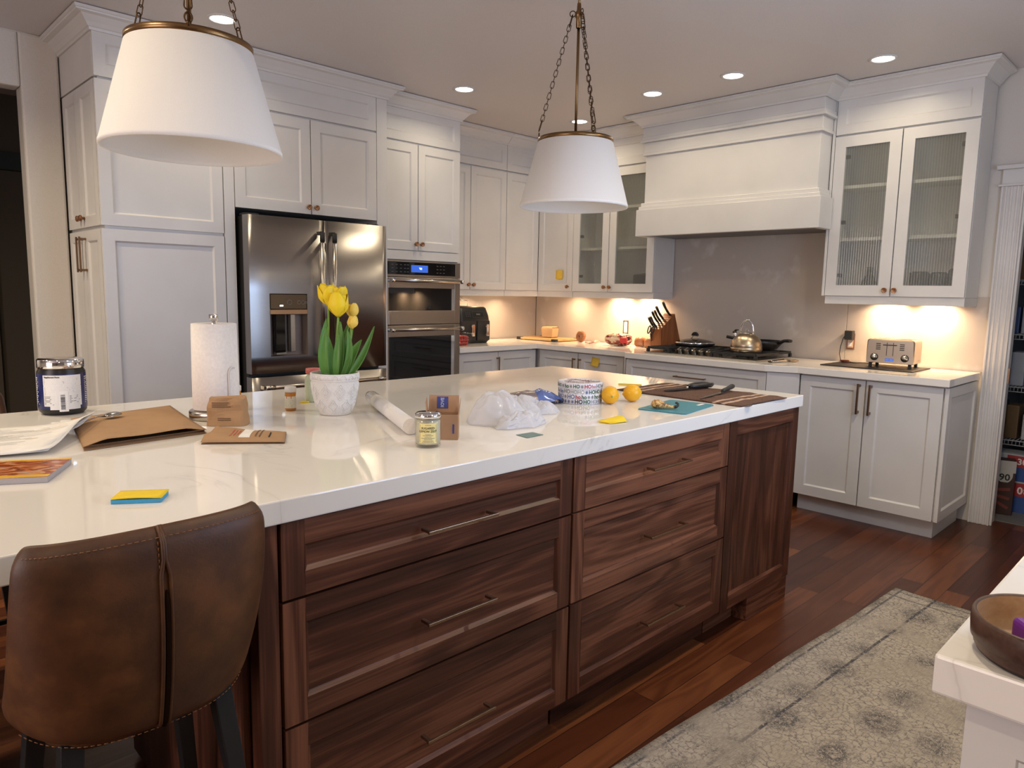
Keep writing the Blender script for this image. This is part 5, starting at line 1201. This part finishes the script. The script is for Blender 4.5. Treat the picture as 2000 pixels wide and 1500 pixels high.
m = MB(); m.box(-.0605,-.066,.0,.0605,.066,.1035); part('film', m, clearp, t, bev=.012)
t = thing('bagel_bag', 'round brown bagel in a clear bag lying right of the bamboo board', 'bagel', (-.21,-.745,ZC0+.052))
m = MB(); m.tube([(.004*sin(3*a), .030*cos(a), .030*sin(a)) for a in [2*pi*k/28 for k in range(28)]], .0205, 16, closed=True); part('bagel', m, plain('bagel_brown', (.30,.115,.04), .5, bscale=40), t)
crumple('bag_film', clearp, [((0,0,-.002),(.036,.056,.050)),((-.02,-.055,-.028),(.03,.05,.018))], 1.1, t, .16, 9)
o = crumple('bag_film', plain('pink_film', (.62,.36,.28), .3), [((0,0,.013),(.05,.055,.012)),((.02,-.05,.02),(.05,.04,.018))], 4.2, None, .22, 9, 'scrap of crumpled pinkish bread bag between the bagel and the red loaf bag', 'bag', (-.27,-.895,ZC0), 0)
t = thing('bread_bag', 'bag of sliced bread with red and dark printing beside the knife block', 'bread', (-.235,-1.170,ZC0), radians(8))
def redbag():
    m, nt, b, N = nodes('printed_bread_bag'); tc = N('ShaderNodeTexCoord').outputs['Object']; n = N('ShaderNodeTexNoise', i_Vector=N('ShaderNodeMapping', i_Vector=tc, i_Scale=(18,14,30)).outputs[0], i_Scale=1.0, i_Detail=3, i_Distortion=1.4).outputs[0]
    c = ramp(N, n, [(.36,(.05,.02,.015)),(.44,(.30,.02,.02)),(.50,(.55,.40,.26)),(.62,(.75,.62,.47)),(.75,(.35,.04,.03))]); setp(b, nt, Base_Color=c, Roughness=.22); return m
def pillow(nm, par, L, Wd, H, mat, seed, amp=.006):
    m = MB(); rings = []
    for k in range(17):
        u = k/16; e = (1-abs(2*u-1)**3.2)**.5*.96+.04; pts = []
        for j in range(28):
            a = 2*pi*j/28; c, s = cos(a), sin(a); x = Wd*math.copysign(abs(c)**.7, c)*e; z = H*math.copysign(abs(s)**.7, s)*e
            n = noise.noise(Vector((x*30+seed, u*14, z*30)))*amp; pts.append((x+n*c, L*(u-.5), max(.001, H+z+n*s)))
        rings.append(pts)
    m.loft(rings); return part(nm, m, mat, par)
pillow('bread_bag_body', t, .25, .058, .052, redbag(), 3)
m = MB(); m.box(-.0635,-.11,.03,-.058,-.045,.072); lb = part('red_label', m, red, t, bev=.002)
t = thing('bun_bag', 'clear bag of brown buns between the red bread bag and the knife block', 'bread', (-.130,-1.398,ZC0), radians(0))
bun = plain('bun_brown', (.42,.155,.055), .5, bscale=30)
for k, (x, y) in enumerate(((-.040,.060),(-.040,-.035),(.045,.060),(.045,-.035))):
    m = MB(); m.lathe([(0,0),(.036,.002),(.046,.020),(.046,.046),(.038,.068),(.018,.080),(0,.083)], 24, c=(x,y,.002)); part('bun', m, bun, t)
pillow('bag_film', t, .215, .094, .045, clearp, 6, .003)
# knife block with its knives
KX, KY = -.235, -1.535
t = thing('knife_block', 'slanted brown wooden block full of black-handled knives', 'knife block', (KX,KY,ZC0), radians(-11))
m = MB(); prof = [(0,0),(-.012,.155),(.135,.278),(.212,.05),(.20,0)]
m.prism(prof, -.058, .058, f=lambda a, b, c: (a, c, b)); kb = part('block', m, wood('block_wood','z',(.11,.035,.012),(.22,.075,.026),(.30,.12,.045)), t, bev=.003)
sl = MB(); e = (Vector((.135,0,.278))-Vector((-.012,0,.155))); L = e.length; e.normalize(); nrm = Vector((-e.z,0,e.x))
P0 = Vector((-.012,0,.155))
for k in range(7): 
    c = P0+e*(L*(.10+.13*k)); sl.T = Matrix.Translation(c) @ Matrix((e, Vector((0,1,0)), nrm)).transposed().to_4x4(); sl.box(-.003,-.045,-.001,.003,.045,.0006)
part('slots', sl, dark, kb, stuff=True)
for k, (f_, y, L_, r) in enumerate(((.12,.034,.095,.0088),(.15,.014,.10,.0088),(.40,.030,.11,.0095),(.44,.006,.115,.0095),(.66,.020,.12,.0105),(.90,-.02,.125,.010))):
    kt = thing('block_knife', ('black-handled knife at the low front of the wooden block','second black-handled knife from the front of the wooden block','black-handled knife in the middle of the block, left of its pair','black-handled knife in the middle of the block, right of its pair','big black-handled knife with steel cap near the block top','tallest black-handled knife at the back of the wooden block')[k], 'knife', (KX,KY,ZC0), radians(-11), group=None)
    c = P0+e*(L*f_)+Vector((0,y,0)); m = MB(); pts = [c+nrm*(.0015+L_*j/6)+e*(-.006*sin(pi*j/6)) for j in range(7)]
    m.tube(pts, [r*.8,r*.9,r,r*.92,r,r*1.12,r*1.0], 10); part('handle', m, black, kt)
    m = MB(); m.tube([pts[-1]+nrm*.0002, pts[-1]+nrm*.004], r*.8, 10); part('end_cap', m, steel2, kt)
    m = MB(); m.T = Matrix.Translation(c) @ Matrix((e, Vector((0,1,0)), nrm)).transposed().to_4x4(); m.box(-.002,-.010,-.0005,.002,.010,.003); part('bolster', m, steel2, kt)
kt = thing('block_shears', 'black-handled scissors hanging in the front face of the knife block', 'scissors', (KX,KY,ZC0), radians(-11))
for s in (-1, 1):
    m = MB(); cc = Vector((-.030-.004*s,.030+s*.016,.150)); m.tube([cc+Vector((.010*sin(a)-.018*cos(a)*0, .014*cos(a), .030*sin(a))) for a in [2*pi*j/14 for j in range(14)]], .0048, 8, closed=True); part('handle', m, black, kt)
m = MB(); m.tube([(-.028,.030,.122),(-.020,.030,.06)], [.010,.006], 8); part('blade', m, blackm, kt)

# gas cooktop
t = thing('gas_cooktop', 'stainless gas cooktop with black iron grates and five front knobs', 'cooktop', (-.36,-2.13,ZC0), world=True)
m = MB(); m.prism([(-.63,-1.705),(-.085,-1.705),(-.085,-2.575),(-.63,-2.575)], ZC0, ZC0+.012); base_ = part('steel_top', m, steel2, t, bev=.003)
def grate(y0, y1, x0, x1):
    m = MB(); zt_ = ZC0+.050; w = .007
    for x in (x0, x1, (x0+x1)/2): m.box(x-w,y1,zt_-.016,x+w,y0,zt_)
    n = 4
    for k in range(n+1): y = y0+(y1-y0)*k/n; m.box(x0,y-w,zt_-.016,x1,y+w,zt_)
    part('grate', m, iron, t, bev=.002)
    for x in (x0, x1):
        for y in (y0, y1): m = MB(); m.box(x-.010,y-.010,ZC0+.0121,x+.010,y+.010,zt_-.015); part('grate_foot', m, iron, t, bev=.002)
    for x in (x0+(x1-x0)*.27, x0+(x1-x0)*.73):
        m = MB(); m.lathe([(.045,.0125),(.042,.022),(.03,.024),(.03,.030),(0,.031)], 24, c=(x,(y0+y1)/2,ZC0)); part('burner', m, iron, t)
grate(-1.722,-1.90,-.605,-.10); grate(-1.912,-2.225,-.46,-.10); grate(-2.237,-2.558,-.605,-.10)
for y in (-1.950,-2.008,-2.066,-2.124,-2.182):
    m = MB(); m.T = Matrix.Translation((-.535,y,ZC0+.0125)) @ Matrix.Rotation(radians(-24),4,'Y')
    m.lathe([(0,.0),(.026,.0),(.027,.006),(.025,.010),(.0225,.028),(.021,.033),(0,.034)], 24); k = part('knob', m, plain('knob_metal', (.10,.085,.065), .3, .9), t)
    m = MB(); m.T = Matrix.Translation((-.535,y,ZC0+.0125)) @ Matrix.Rotation(radians(-24),4,'Y'); m.box(-.021,-.006,.033,.021,.006,.040); part('grip', m, steel2, k, bev=.002)
ZG = ZC0+.0508
t = thing('stovetop_kettle', 'brushed steel whistling kettle with arched handle on the front burner', 'kettle', (-.425,-2.395,ZG))
m = MB(); m.lathe([(0,0),(.094,0),(.101,.004),(.105,.014),(.106,.024),(.102,.028),(.104,.032),(.102,.050),(.092,.078),(.074,.102),(.052,.117),(.036,.122),(0,.122)], 56); kb = part('body', m, steel_mat('kettle_steel', (.52,.42,.30), 'z'), t)
m = MB(); m.lathe([(0,.1225),(.034,.1225),(.032,.127),(.018,.131),(0,.132)], 32); l = part('lid', m, steel2, t)
m = MB(); m.tube([(0,.013*cos(a),.133+.020*sin(a)) for a in [pi*j/10 for j in range(11)]], .0025, 8); part('lid_loop', m, chrome, l)
m = MB(); m.tube([(0,.046*cos(a)*(1 if j > 0 else 1),.118+.095*sin(a)**.8) for j, a in [(j, pi*j/20) for j in range(21)]], [.005]*4+[.0075]*13+[.005]*4, 12); part('handle', m, chrome, t)
m = MB(); m.tube([(0,.068,.088),(0,.086,.112),(0,.092,.122)], [.018,.014,.0125], 16); s = part('spout', m, chrome, t)
m = MB(); m.tube([(0,.090,.1225),(0,.094,.134)], [.014,.014], 16); m.tube([(0,.094,.135),(0,.075,.145),(0,.064,.142)], [.006,.006,.004], 8); part('whistle_cap', m, plain('kettle_cap', (.06,.055,.05), .2, .8), s)
pan = plain('pan_black', (.010,.010,.011), .38)
t = thing('frying_pan', 'black wok-shaped frying pan with two handles behind the kettle', 'pan', (-.185,-2.385,ZG))
m = MB(); m.lathe([(0,.0),(.075,0),(.105,.012),(.135,.045),(.146,.066),(.143,.067),(.131,.047),(.10,.016),(.07,.006),(0,.006)], 48); part('pan_body', m, pan, t)
m = MB(); m.tube([(-.03,-.138,.055),(-.04,-.165,.066),(-.055,-.19,.076),(-.07,-.225,.078),(-.078,-.25,.078)], [.012,.012,.011,.012,.010], 10); part('handle', m, black, t)
m = MB(); m.tube([(-.02,.14,.058),(-.04,.17,.070),(-.07,.235,.082)], [.010,.012,.011], 10); part('handle', m, black, t)
t = thing('lidded_pan', 'low black pan with a glass lid and black knob on the left burners', 'pan', (-.275,-1.905,ZG))
m = MB(); m.lathe([(0,0),(.130,0),(.143,.008),(.147,.022),(.144,.0225),(.13,.010),(0,.006)], 48); part('pan_body', m, pan, t)
m = MB(); m.lathe([(.149,.023),(.149,.029),(.140,.031)], 48); l = part('lid_rim', m, chrome, t)
m = MB(); m.lathe([(.140,.0312),(.10,.043),(.05,.052),(0,.055)], 48); part('glass_lid', m, glass_mat('smoked_lid_glass', (.45,.44,.42)), t)
m = MB(); m.tube([(0,.032,.0545),(0,.022,.062),(0,.018,.075),(0,-.018,.075),(0,-.022,.062),(0,-.032,.0545)], .0035, 8); k = part('knob_bracket', m, chrome, t)
m = MB(); m.prism([(.028*cos(a), .028*sin(a)) for a in [pi*j/12 for j in range(13)]], -.009, .009, f=lambda a, b, c: (c, a, .075+b)); part('knob', m, black, k, bev=.003)
t = thing('slotted_spoon', 'cooking spoon with pale head and dark grip lying in front of the cooktop', 'spoon', (-.475,-2.665,ZC0), radians(-12))
pw = plain('spoon_bronze', (.45,.33,.22), .3, .6)
m = MB(); m.grid(lambda u, v: (.135+.042*cos(pi*(1-v)), .026*sin(pi*v)**.8*(u*2-1), .005+.010*(1-(u*2-1)**2)*sin(pi*v)), 8, 12); part('spoon_head', m, pw, t, solid=.002)
m = MB(); m.tube([(-.10,0,.008),(-.08,0,.009),(.05,0,.011),(.10,0,.009)], [.007,.008,.009,.006], 10); part('spoon_handle', m, steel2, t)
m = MB(); m.tube([(-.075,0,.012),(.03,0,.015)], .0075, 10); part('grip', m, blackm, t)
m = MB(); m.tube([(-.103+.010*cos(a), .010*sin(a), .009) for a in [2*pi*j/12 for j in range(12)]], .0045, 8, closed=True); part('hanging_ring', m, black, t)
# toaster on its mat
t = thing('counter_mat', 'black rectangular mat under the toaster', 'mat', (-.245,-3.17,ZC0))
m = MB(); m.box(-.178,-.268,0,.165,.268,.0065); part('mat', m, plain('mat_black', (.012,.010,.010), .45, bump=.3, bscale=150), t, bev=.002)
t = thing('toaster', 'stainless four-slice toaster with two dials and a blue display', 'toaster', (-.195,-3.258,ZC0+.0070), radians(4))
w, dp = .133, .098
m = MB(); pts = []
def tprof(e):
    r_ = []
    for (y, z, a0_) in ((w-.018,.172-.018,0),(-w+.018,.172-.018,90),(-w+.006,.026+.006,180),(w-.006,.026+.006,270)):
        rad_ = .018 if z > .1 else .006
        for k in range(5): a = radians(a0_+k*22.5); r_.append((y+rad_*cos(a)*e, z+rad_*sin(a)*e))
    return r_
m.loft([[(-dp+.0,y,z) for y, z in tprof(.6)], [(-dp+.008,y,z) for y, z in tprof(1)], [(dp-.008,y,z) for y, z in tprof(1)], [(dp,y,z) for y, z in tprof(.6)]], True, False)
tb = part('shell', m, steel_mat('toaster_steel', (.50,.43,.35), 'y'), t)
m = MB()
for y in (-.062, .062):
    for x in (-.045, .045): m.box(x-.014,y-.045,.1722,x+.014,y+.045,.1728)
part('slots', m, dark, tb)
fx = -dp-.0006
for y in (-.085, .085):
    m = MB(); m.T = Matrix.Translation((fx,y,.062)) @ Matrix.Rotation(radians(-90),4,'Y'); m.lathe([(0,0),(.022,0),(.0225,.003),(.019,.004),(.018,.005)], 28); dl = part('dial_ring', m, plain('dial_dark', (.03,.03,.03), .35), tb)
    m = MB(); m.T = Matrix.Translation((fx,y,.062)) @ Matrix.Rotation(radians(-90),4,'Y'); m.lathe([(.0185,.0045),(.0175,.0075),(.0125,.0078),(.0115,.016),(0,.017)], 28); part('dial', m, steel2, dl)
    for k in range(4):
        m = MB(); yy = y*.78; m.box(fx-.002,yy-.013,.108+k*.011,fx,yy+.013,.114+k*.011); part('button', m, plain('button_dark', (.06,.055,.05), .4), tb, bev=.001)
for y in (-.018, .018):
    m = MB(); m.box(fx-.0006,y-.0015,.072,fx,y+.0015,.152); part('lever_slot', m, dark, tb)
    m = MB(); m.box(fx-.016,y-.020,.135,fx-.0007,y+.020,.141); part('lever', m, plain('lever_dark', (.07,.06,.055), .3, .6), tb, bev=.002)
m = MB(); m.box(fx-.001,-.024,.040,fx,.024,.056); l = part('display', m, lcd, tb)
m = MB(); m.T = frame((fx-.0011,0,.048), -Y, Z)
for x0_ in (-.021, .002):
    for k in range(4): m.box(x0_+.005*k,-.0045,0,x0_+.005*k+.0034,.0045,.0004)
part('display_digits', m, plain('lcd_pale', (.25,.45,.85), .4), l, stuff=True)
m = MB(); m.T = Matrix.Translation((.03,-w-.0003,.045)); m.box(-.02,-.0005,-.002,.02,0,.002); part('side_name_bar', m, plain('emboss_grey', (.30,.26,.22), .4, .8), tb)
for x in (-.075, .075):
    for y in (-.11, .11): m = MB(); m.box(x-.008,y-.008,0,x+.008,y+.008,.026); part('foot', m, blackm, t)
t = thing('wall_outlet', 'uncovered wall socket in the drywall above the bread bags', 'outlet', (-.0065,-1.069,1.057))
m = MB()
for a, b, c, d in ((-.026,-.058,.026,-.053),(-.026,.053,.026,.058),(-.026,-.053,-.022,.053),(.022,-.053,.026,.053)): m.box(-.004,a,b,0,c,d)
part('box_edge', m, plain('box_edge_dark', (.06,.05,.035), .6), t); m = MB(); m.box(-.006,-.016,-.045,0,.016,.045); so = part('socket', m, trimp, t, bev=.002)
for z in (-.02,.02):
    for y in (-.006,.006): m = MB(); m.box(-.0064,y-.001,z-.004,-.0061,y+.001,z+.004); part('slot', m, dark, so)
t = thing('wall_outlet', 'uncovered wall socket with open box under the black plug adapter', 'outlet', (-.0065,-2.925,1.055))
m = MB(); m.box(-.002,-.027,-.058,0,.027,.05); part('open_box', m, plain('box_copper_shadow', (.22,.10,.06), .6), t)
m = MB(); m.box(-.006,-.018,-.045,-.0021,.018,.045); so = part('socket', m, plain('socket_tan', (.55,.42,.34), .5), t, bev=.002); m = MB(); m.box(-.0068,-.010,-.034,-.0062,.012,-.012); part('white_label', m, white, so)
t = thing('plug_adapter', 'black power adapter plugged into the wall with its cord hanging down', 'adapter', (-.013,-2.925,1.090))
m = MB(); m.box(-.045,-.026,-.026,-.0005,.026,.034); ad = part('adapter_body', m, blackm, t, bev=.004)
m = MB(); m.tube([(-.03,.026,.0),(-.034,.036,-.02),(-.04,.045,-.07),(-.055,.044,-.12),(-.085,.022,-.158),(-.115,-.002,-.1655)], .0028, 8); part('cord', m, blackm, ad)
m = MB(); q = random.Random(3); pts = []
for k in range(90): a = k*.55; rr_ = .020+.006*sin(k*.37); pts.append((-.155+rr_*cos(a)*1.0, -2.955+rr_*1.25*sin(a), ZC0+.0095+.0105*(.5+.5*sin(k*.21))))
m.tube(pts, .0022, 6); tag(part('wire_coil', m, plain('dark_copper_wire', (.12,.035,.02), .4, .4), None), 'coil of dark reddish wire lying on the black mat under the adapter', 'cord')
m = MB(); m.tube([(-.165,-2.985,ZC0+.0095),(-.16,-3.02,ZC0+.0095),(-.15,-3.05,ZC0+.012),(-.10,-3.09,ZC0+.0105),(-.10,-3.11,ZC0+.018)], .0025, 8); m.v = [Matrix.Rotation(radians(-4),4,'Z') @ (p-Vector((-.195,-3.258,ZC0+.0070))) for p in m.v]; part('power_cord', m, blackm, bpy.data.objects['toaster'])
# notes stuck on cabinet doors
def note(P, U, V, w, h, label, curl=.010):
    P, U, V = Vector(P), Vector(U), Vector(V); N_ = U.cross(V); m = MB(); m.grid(lambda u, v: P+U*(w*(u-.5))+V*(h*(v-.5))+N_*(.0012+curl*(1-v)**2), 6, 8); o = part('sticky_note', m, yel2, None, solid=.0004); tag(o, label, 'sticky note')
note((-.2995,-.557,1.493), -Y, Z, .078, .078, 'yellow sticky note on the corner wall cabinet door', .002)
note((-.616,-1.244,.807), (0,-.98,-.12), (0,-.12,.98), .076, .070, 'yellow sticky note on the corner base cabinet door', .014)
# things behind the reeded glass
dk = plain('dark_green_glass', (.012,.022,.012), .15); dkg = plain('dark_pot', (.02,.02,.018), .4); ZS = ZU0+.0186
def gl(name, prof, x, y, mat, label, cat, seg=32):
    m = MB(); m.lathe(prof, seg); o = part(name, m, mat, None); o.location = (x, y, ZS); tag(o, label, cat)
gl('bottle', [(0,0),(.05,0),(.053,.02),(.045,.07),(.022,.115),(.018,.15),(.018,.165),(0,.166)], -.15, -3.06, dk, 'dark green bottle-shaped vessel behind the left reeded door above the toaster', 'bottle')
for k, (y, r, h) in enumerate(((-3.35,.055,.135),(-3.455,.048,.13),(-3.55,.046,.15))):
    gl('canister', [(0,0),(r,0),(r,h*.92),(r*.8,h),(0,h)], -.15, y, dk if k else dkg, ('dark canister behind the right reeded door above the toaster, nearest the middle','dark canister behind the right reeded door above the toaster, centre of three','dark canister behind the right reeded door above the toaster, nearest the doorway')[k], 'canister')
gl('stock_pot', [(0,0),(.105,0),(.108,.01),(.108,.115),(.112,.118),(.10,.125),(.03,.135),(0,.136)], -.152, -1.365, dkg, 'dark round pot behind the reeded glass door left of the hood', 'pot')

# ---------------------------------------------------------------- pantry shelves beyond the doorway
wire = plain('white_wire', (.55,.58,.62), .4)
q = random.Random(8)
pal = [plain('pantry_pack_a', (.20,.02,.02), .5), plain('pantry_pack_b', (.42,.42,.45), .5), plain('pantry_pack_c', (.03,.06,.16), .5), plain('pantry_pack_d', (.12,.07,.03), .5), plain('pantry_pack_e', (.30,.33,.38), .5), plain('pantry_pack_f', (.03,.03,.03), .5)]
for k, z in enumerate((.46,.80,1.13,1.47,1.80)):
    t = thing('wire_shelf', ('lowest white wire pantry shelf seen through the doorway','second white wire pantry shelf from the floor','third white wire pantry shelf from the floor','fourth white wire pantry shelf from the floor','top white wire pantry shelf below the ceiling')[k], 'shelf', (.95,-3.9,z), world=True)
    for x in (.42, .62, .82):
        m = MB(); m.tube([(x,-3.64,z),(x,-4.75,z)], .0035, 6); part('rail', m, wire, t)
    m = MB(); m.tube([(.42,-3.64,z-.028),(.42,-4.75,z-.028)], .003, 6); part('rail', m, wire, t)
    m = MB()
    for j in range(56): y = -3.645-.0198*j; m.tube([(.42,y,z-.028),(.42,y,z+.003),(.82,y,z+.003)], .0016, 4)
    part('wires', m, wire, t, stuff=True)
    y = -3.66
    while y > -4.2:
        w_ = q.uniform(.06,.13); h = q.uniform(.10,.24); o = MB(); o.box(.47,y-w_,z+.0056,.47+q.uniform(.12,.2),y,z+.0056+h); c = q.randrange(6)
        tag(part('food_pack', o, pal[c], None, bev=.006), ('red','white','navy blue','brown','pale blue','black')[c]+' food pack on the '+('lowest','second lowest','middle','second highest','top')[k]+' pantry shelf', 'food pack', 'food packs on the %s pantry shelf' % ('lowest','second lowest','middle','second highest','top')[k]); y -= w_+q.uniform(.008,.03)
t = thing('snack_box', 'dark brown pantry carton with white top and number 90 standing on the floor', 'box', (.34,-3.795,.0065), radians(14))
m = MB(); m.box(-.055,-.055,0,.055,.055,.345); c = part('carton', m, plain('carton_brown', (.045,.018,.014), .5, bscale=20), t, bev=.003)
m = MB(); m.box(-.0562,-.055,.27,-.0552,.055,.345); m.prism([(.042*cos(a), .255+.052*sin(a)) for a in [pi+pi*j/14 for j in range(15)]]+[(.042,.27),(-.042,.27)], -.0568, -.0553, f=lambda a, b, c_: (c_, a, b)); wp_ = part('white_panel', m, plain('carton_white', (.45,.45,.43), .5), c)
part('carton_number', xf(text_mb('90', .058, True), frame((-.0574,0,.238), -Y, Z)), ink, wp_)
m = MB(); m.box(-.0576,-.032,.204,-.0569,.032,.208); part('underline', m, ink, wp_)
for k in range(3): m = MB(); T = Matrix.Translation((-.0558,.0,.06+.05*k)) @ Matrix.Rotation(.5-.3*k,4,'X'); m.T = T; m.box(-.0006,-.036,-.008,.0004,.036,.010); part('bar_picture', m, plain('bar_red', (.17,.04,.03), .4), c)
for (x, y, z, h, nm) in ((.50,-3.87,.0065,.20,'lower'),(.50,-3.87,.2072,.17,'upper')):
    t = thing('bar_box', ('lower' if nm == 'lower' else 'upper')+' white and blue protein bar box with red panel behind the 90 carton', 'box', (x,y,z))
    m = MB(); m.box(-.09,-.22,0,.09,.22,h); c = part('carton', m, plain('carton_pale', (.40,.42,.46), .5), t, bev=.003)
    m = MB(); m.prism([(.1,.0),(-.2,.0),(-.2,h*.5),(-.05,h*.75),(.1,h*.45)], -.0908, -.0902, f=lambda a, b, c_: (c_, a, b)); part('blue_panel', m, plain('carton_blue', (.03,.08,.28), .5), c)
    m = MB(); m.box(-.0914,-.16,h*.52,-.0909,.08,h*.95); rp = part('red_panel', m, plain('carton_red', (.35,.03,.035), .5), c)
    g = text_mb('30 g' if nm == 'upper' else '30', h*.32, True); xf(g, Matrix.Rotation(pi if nm == 'lower' else 0,4,'Z')); part('carton_number', xf(g, frame((-.0919,-.02,h*.73), -Y, Z)), white, rp)
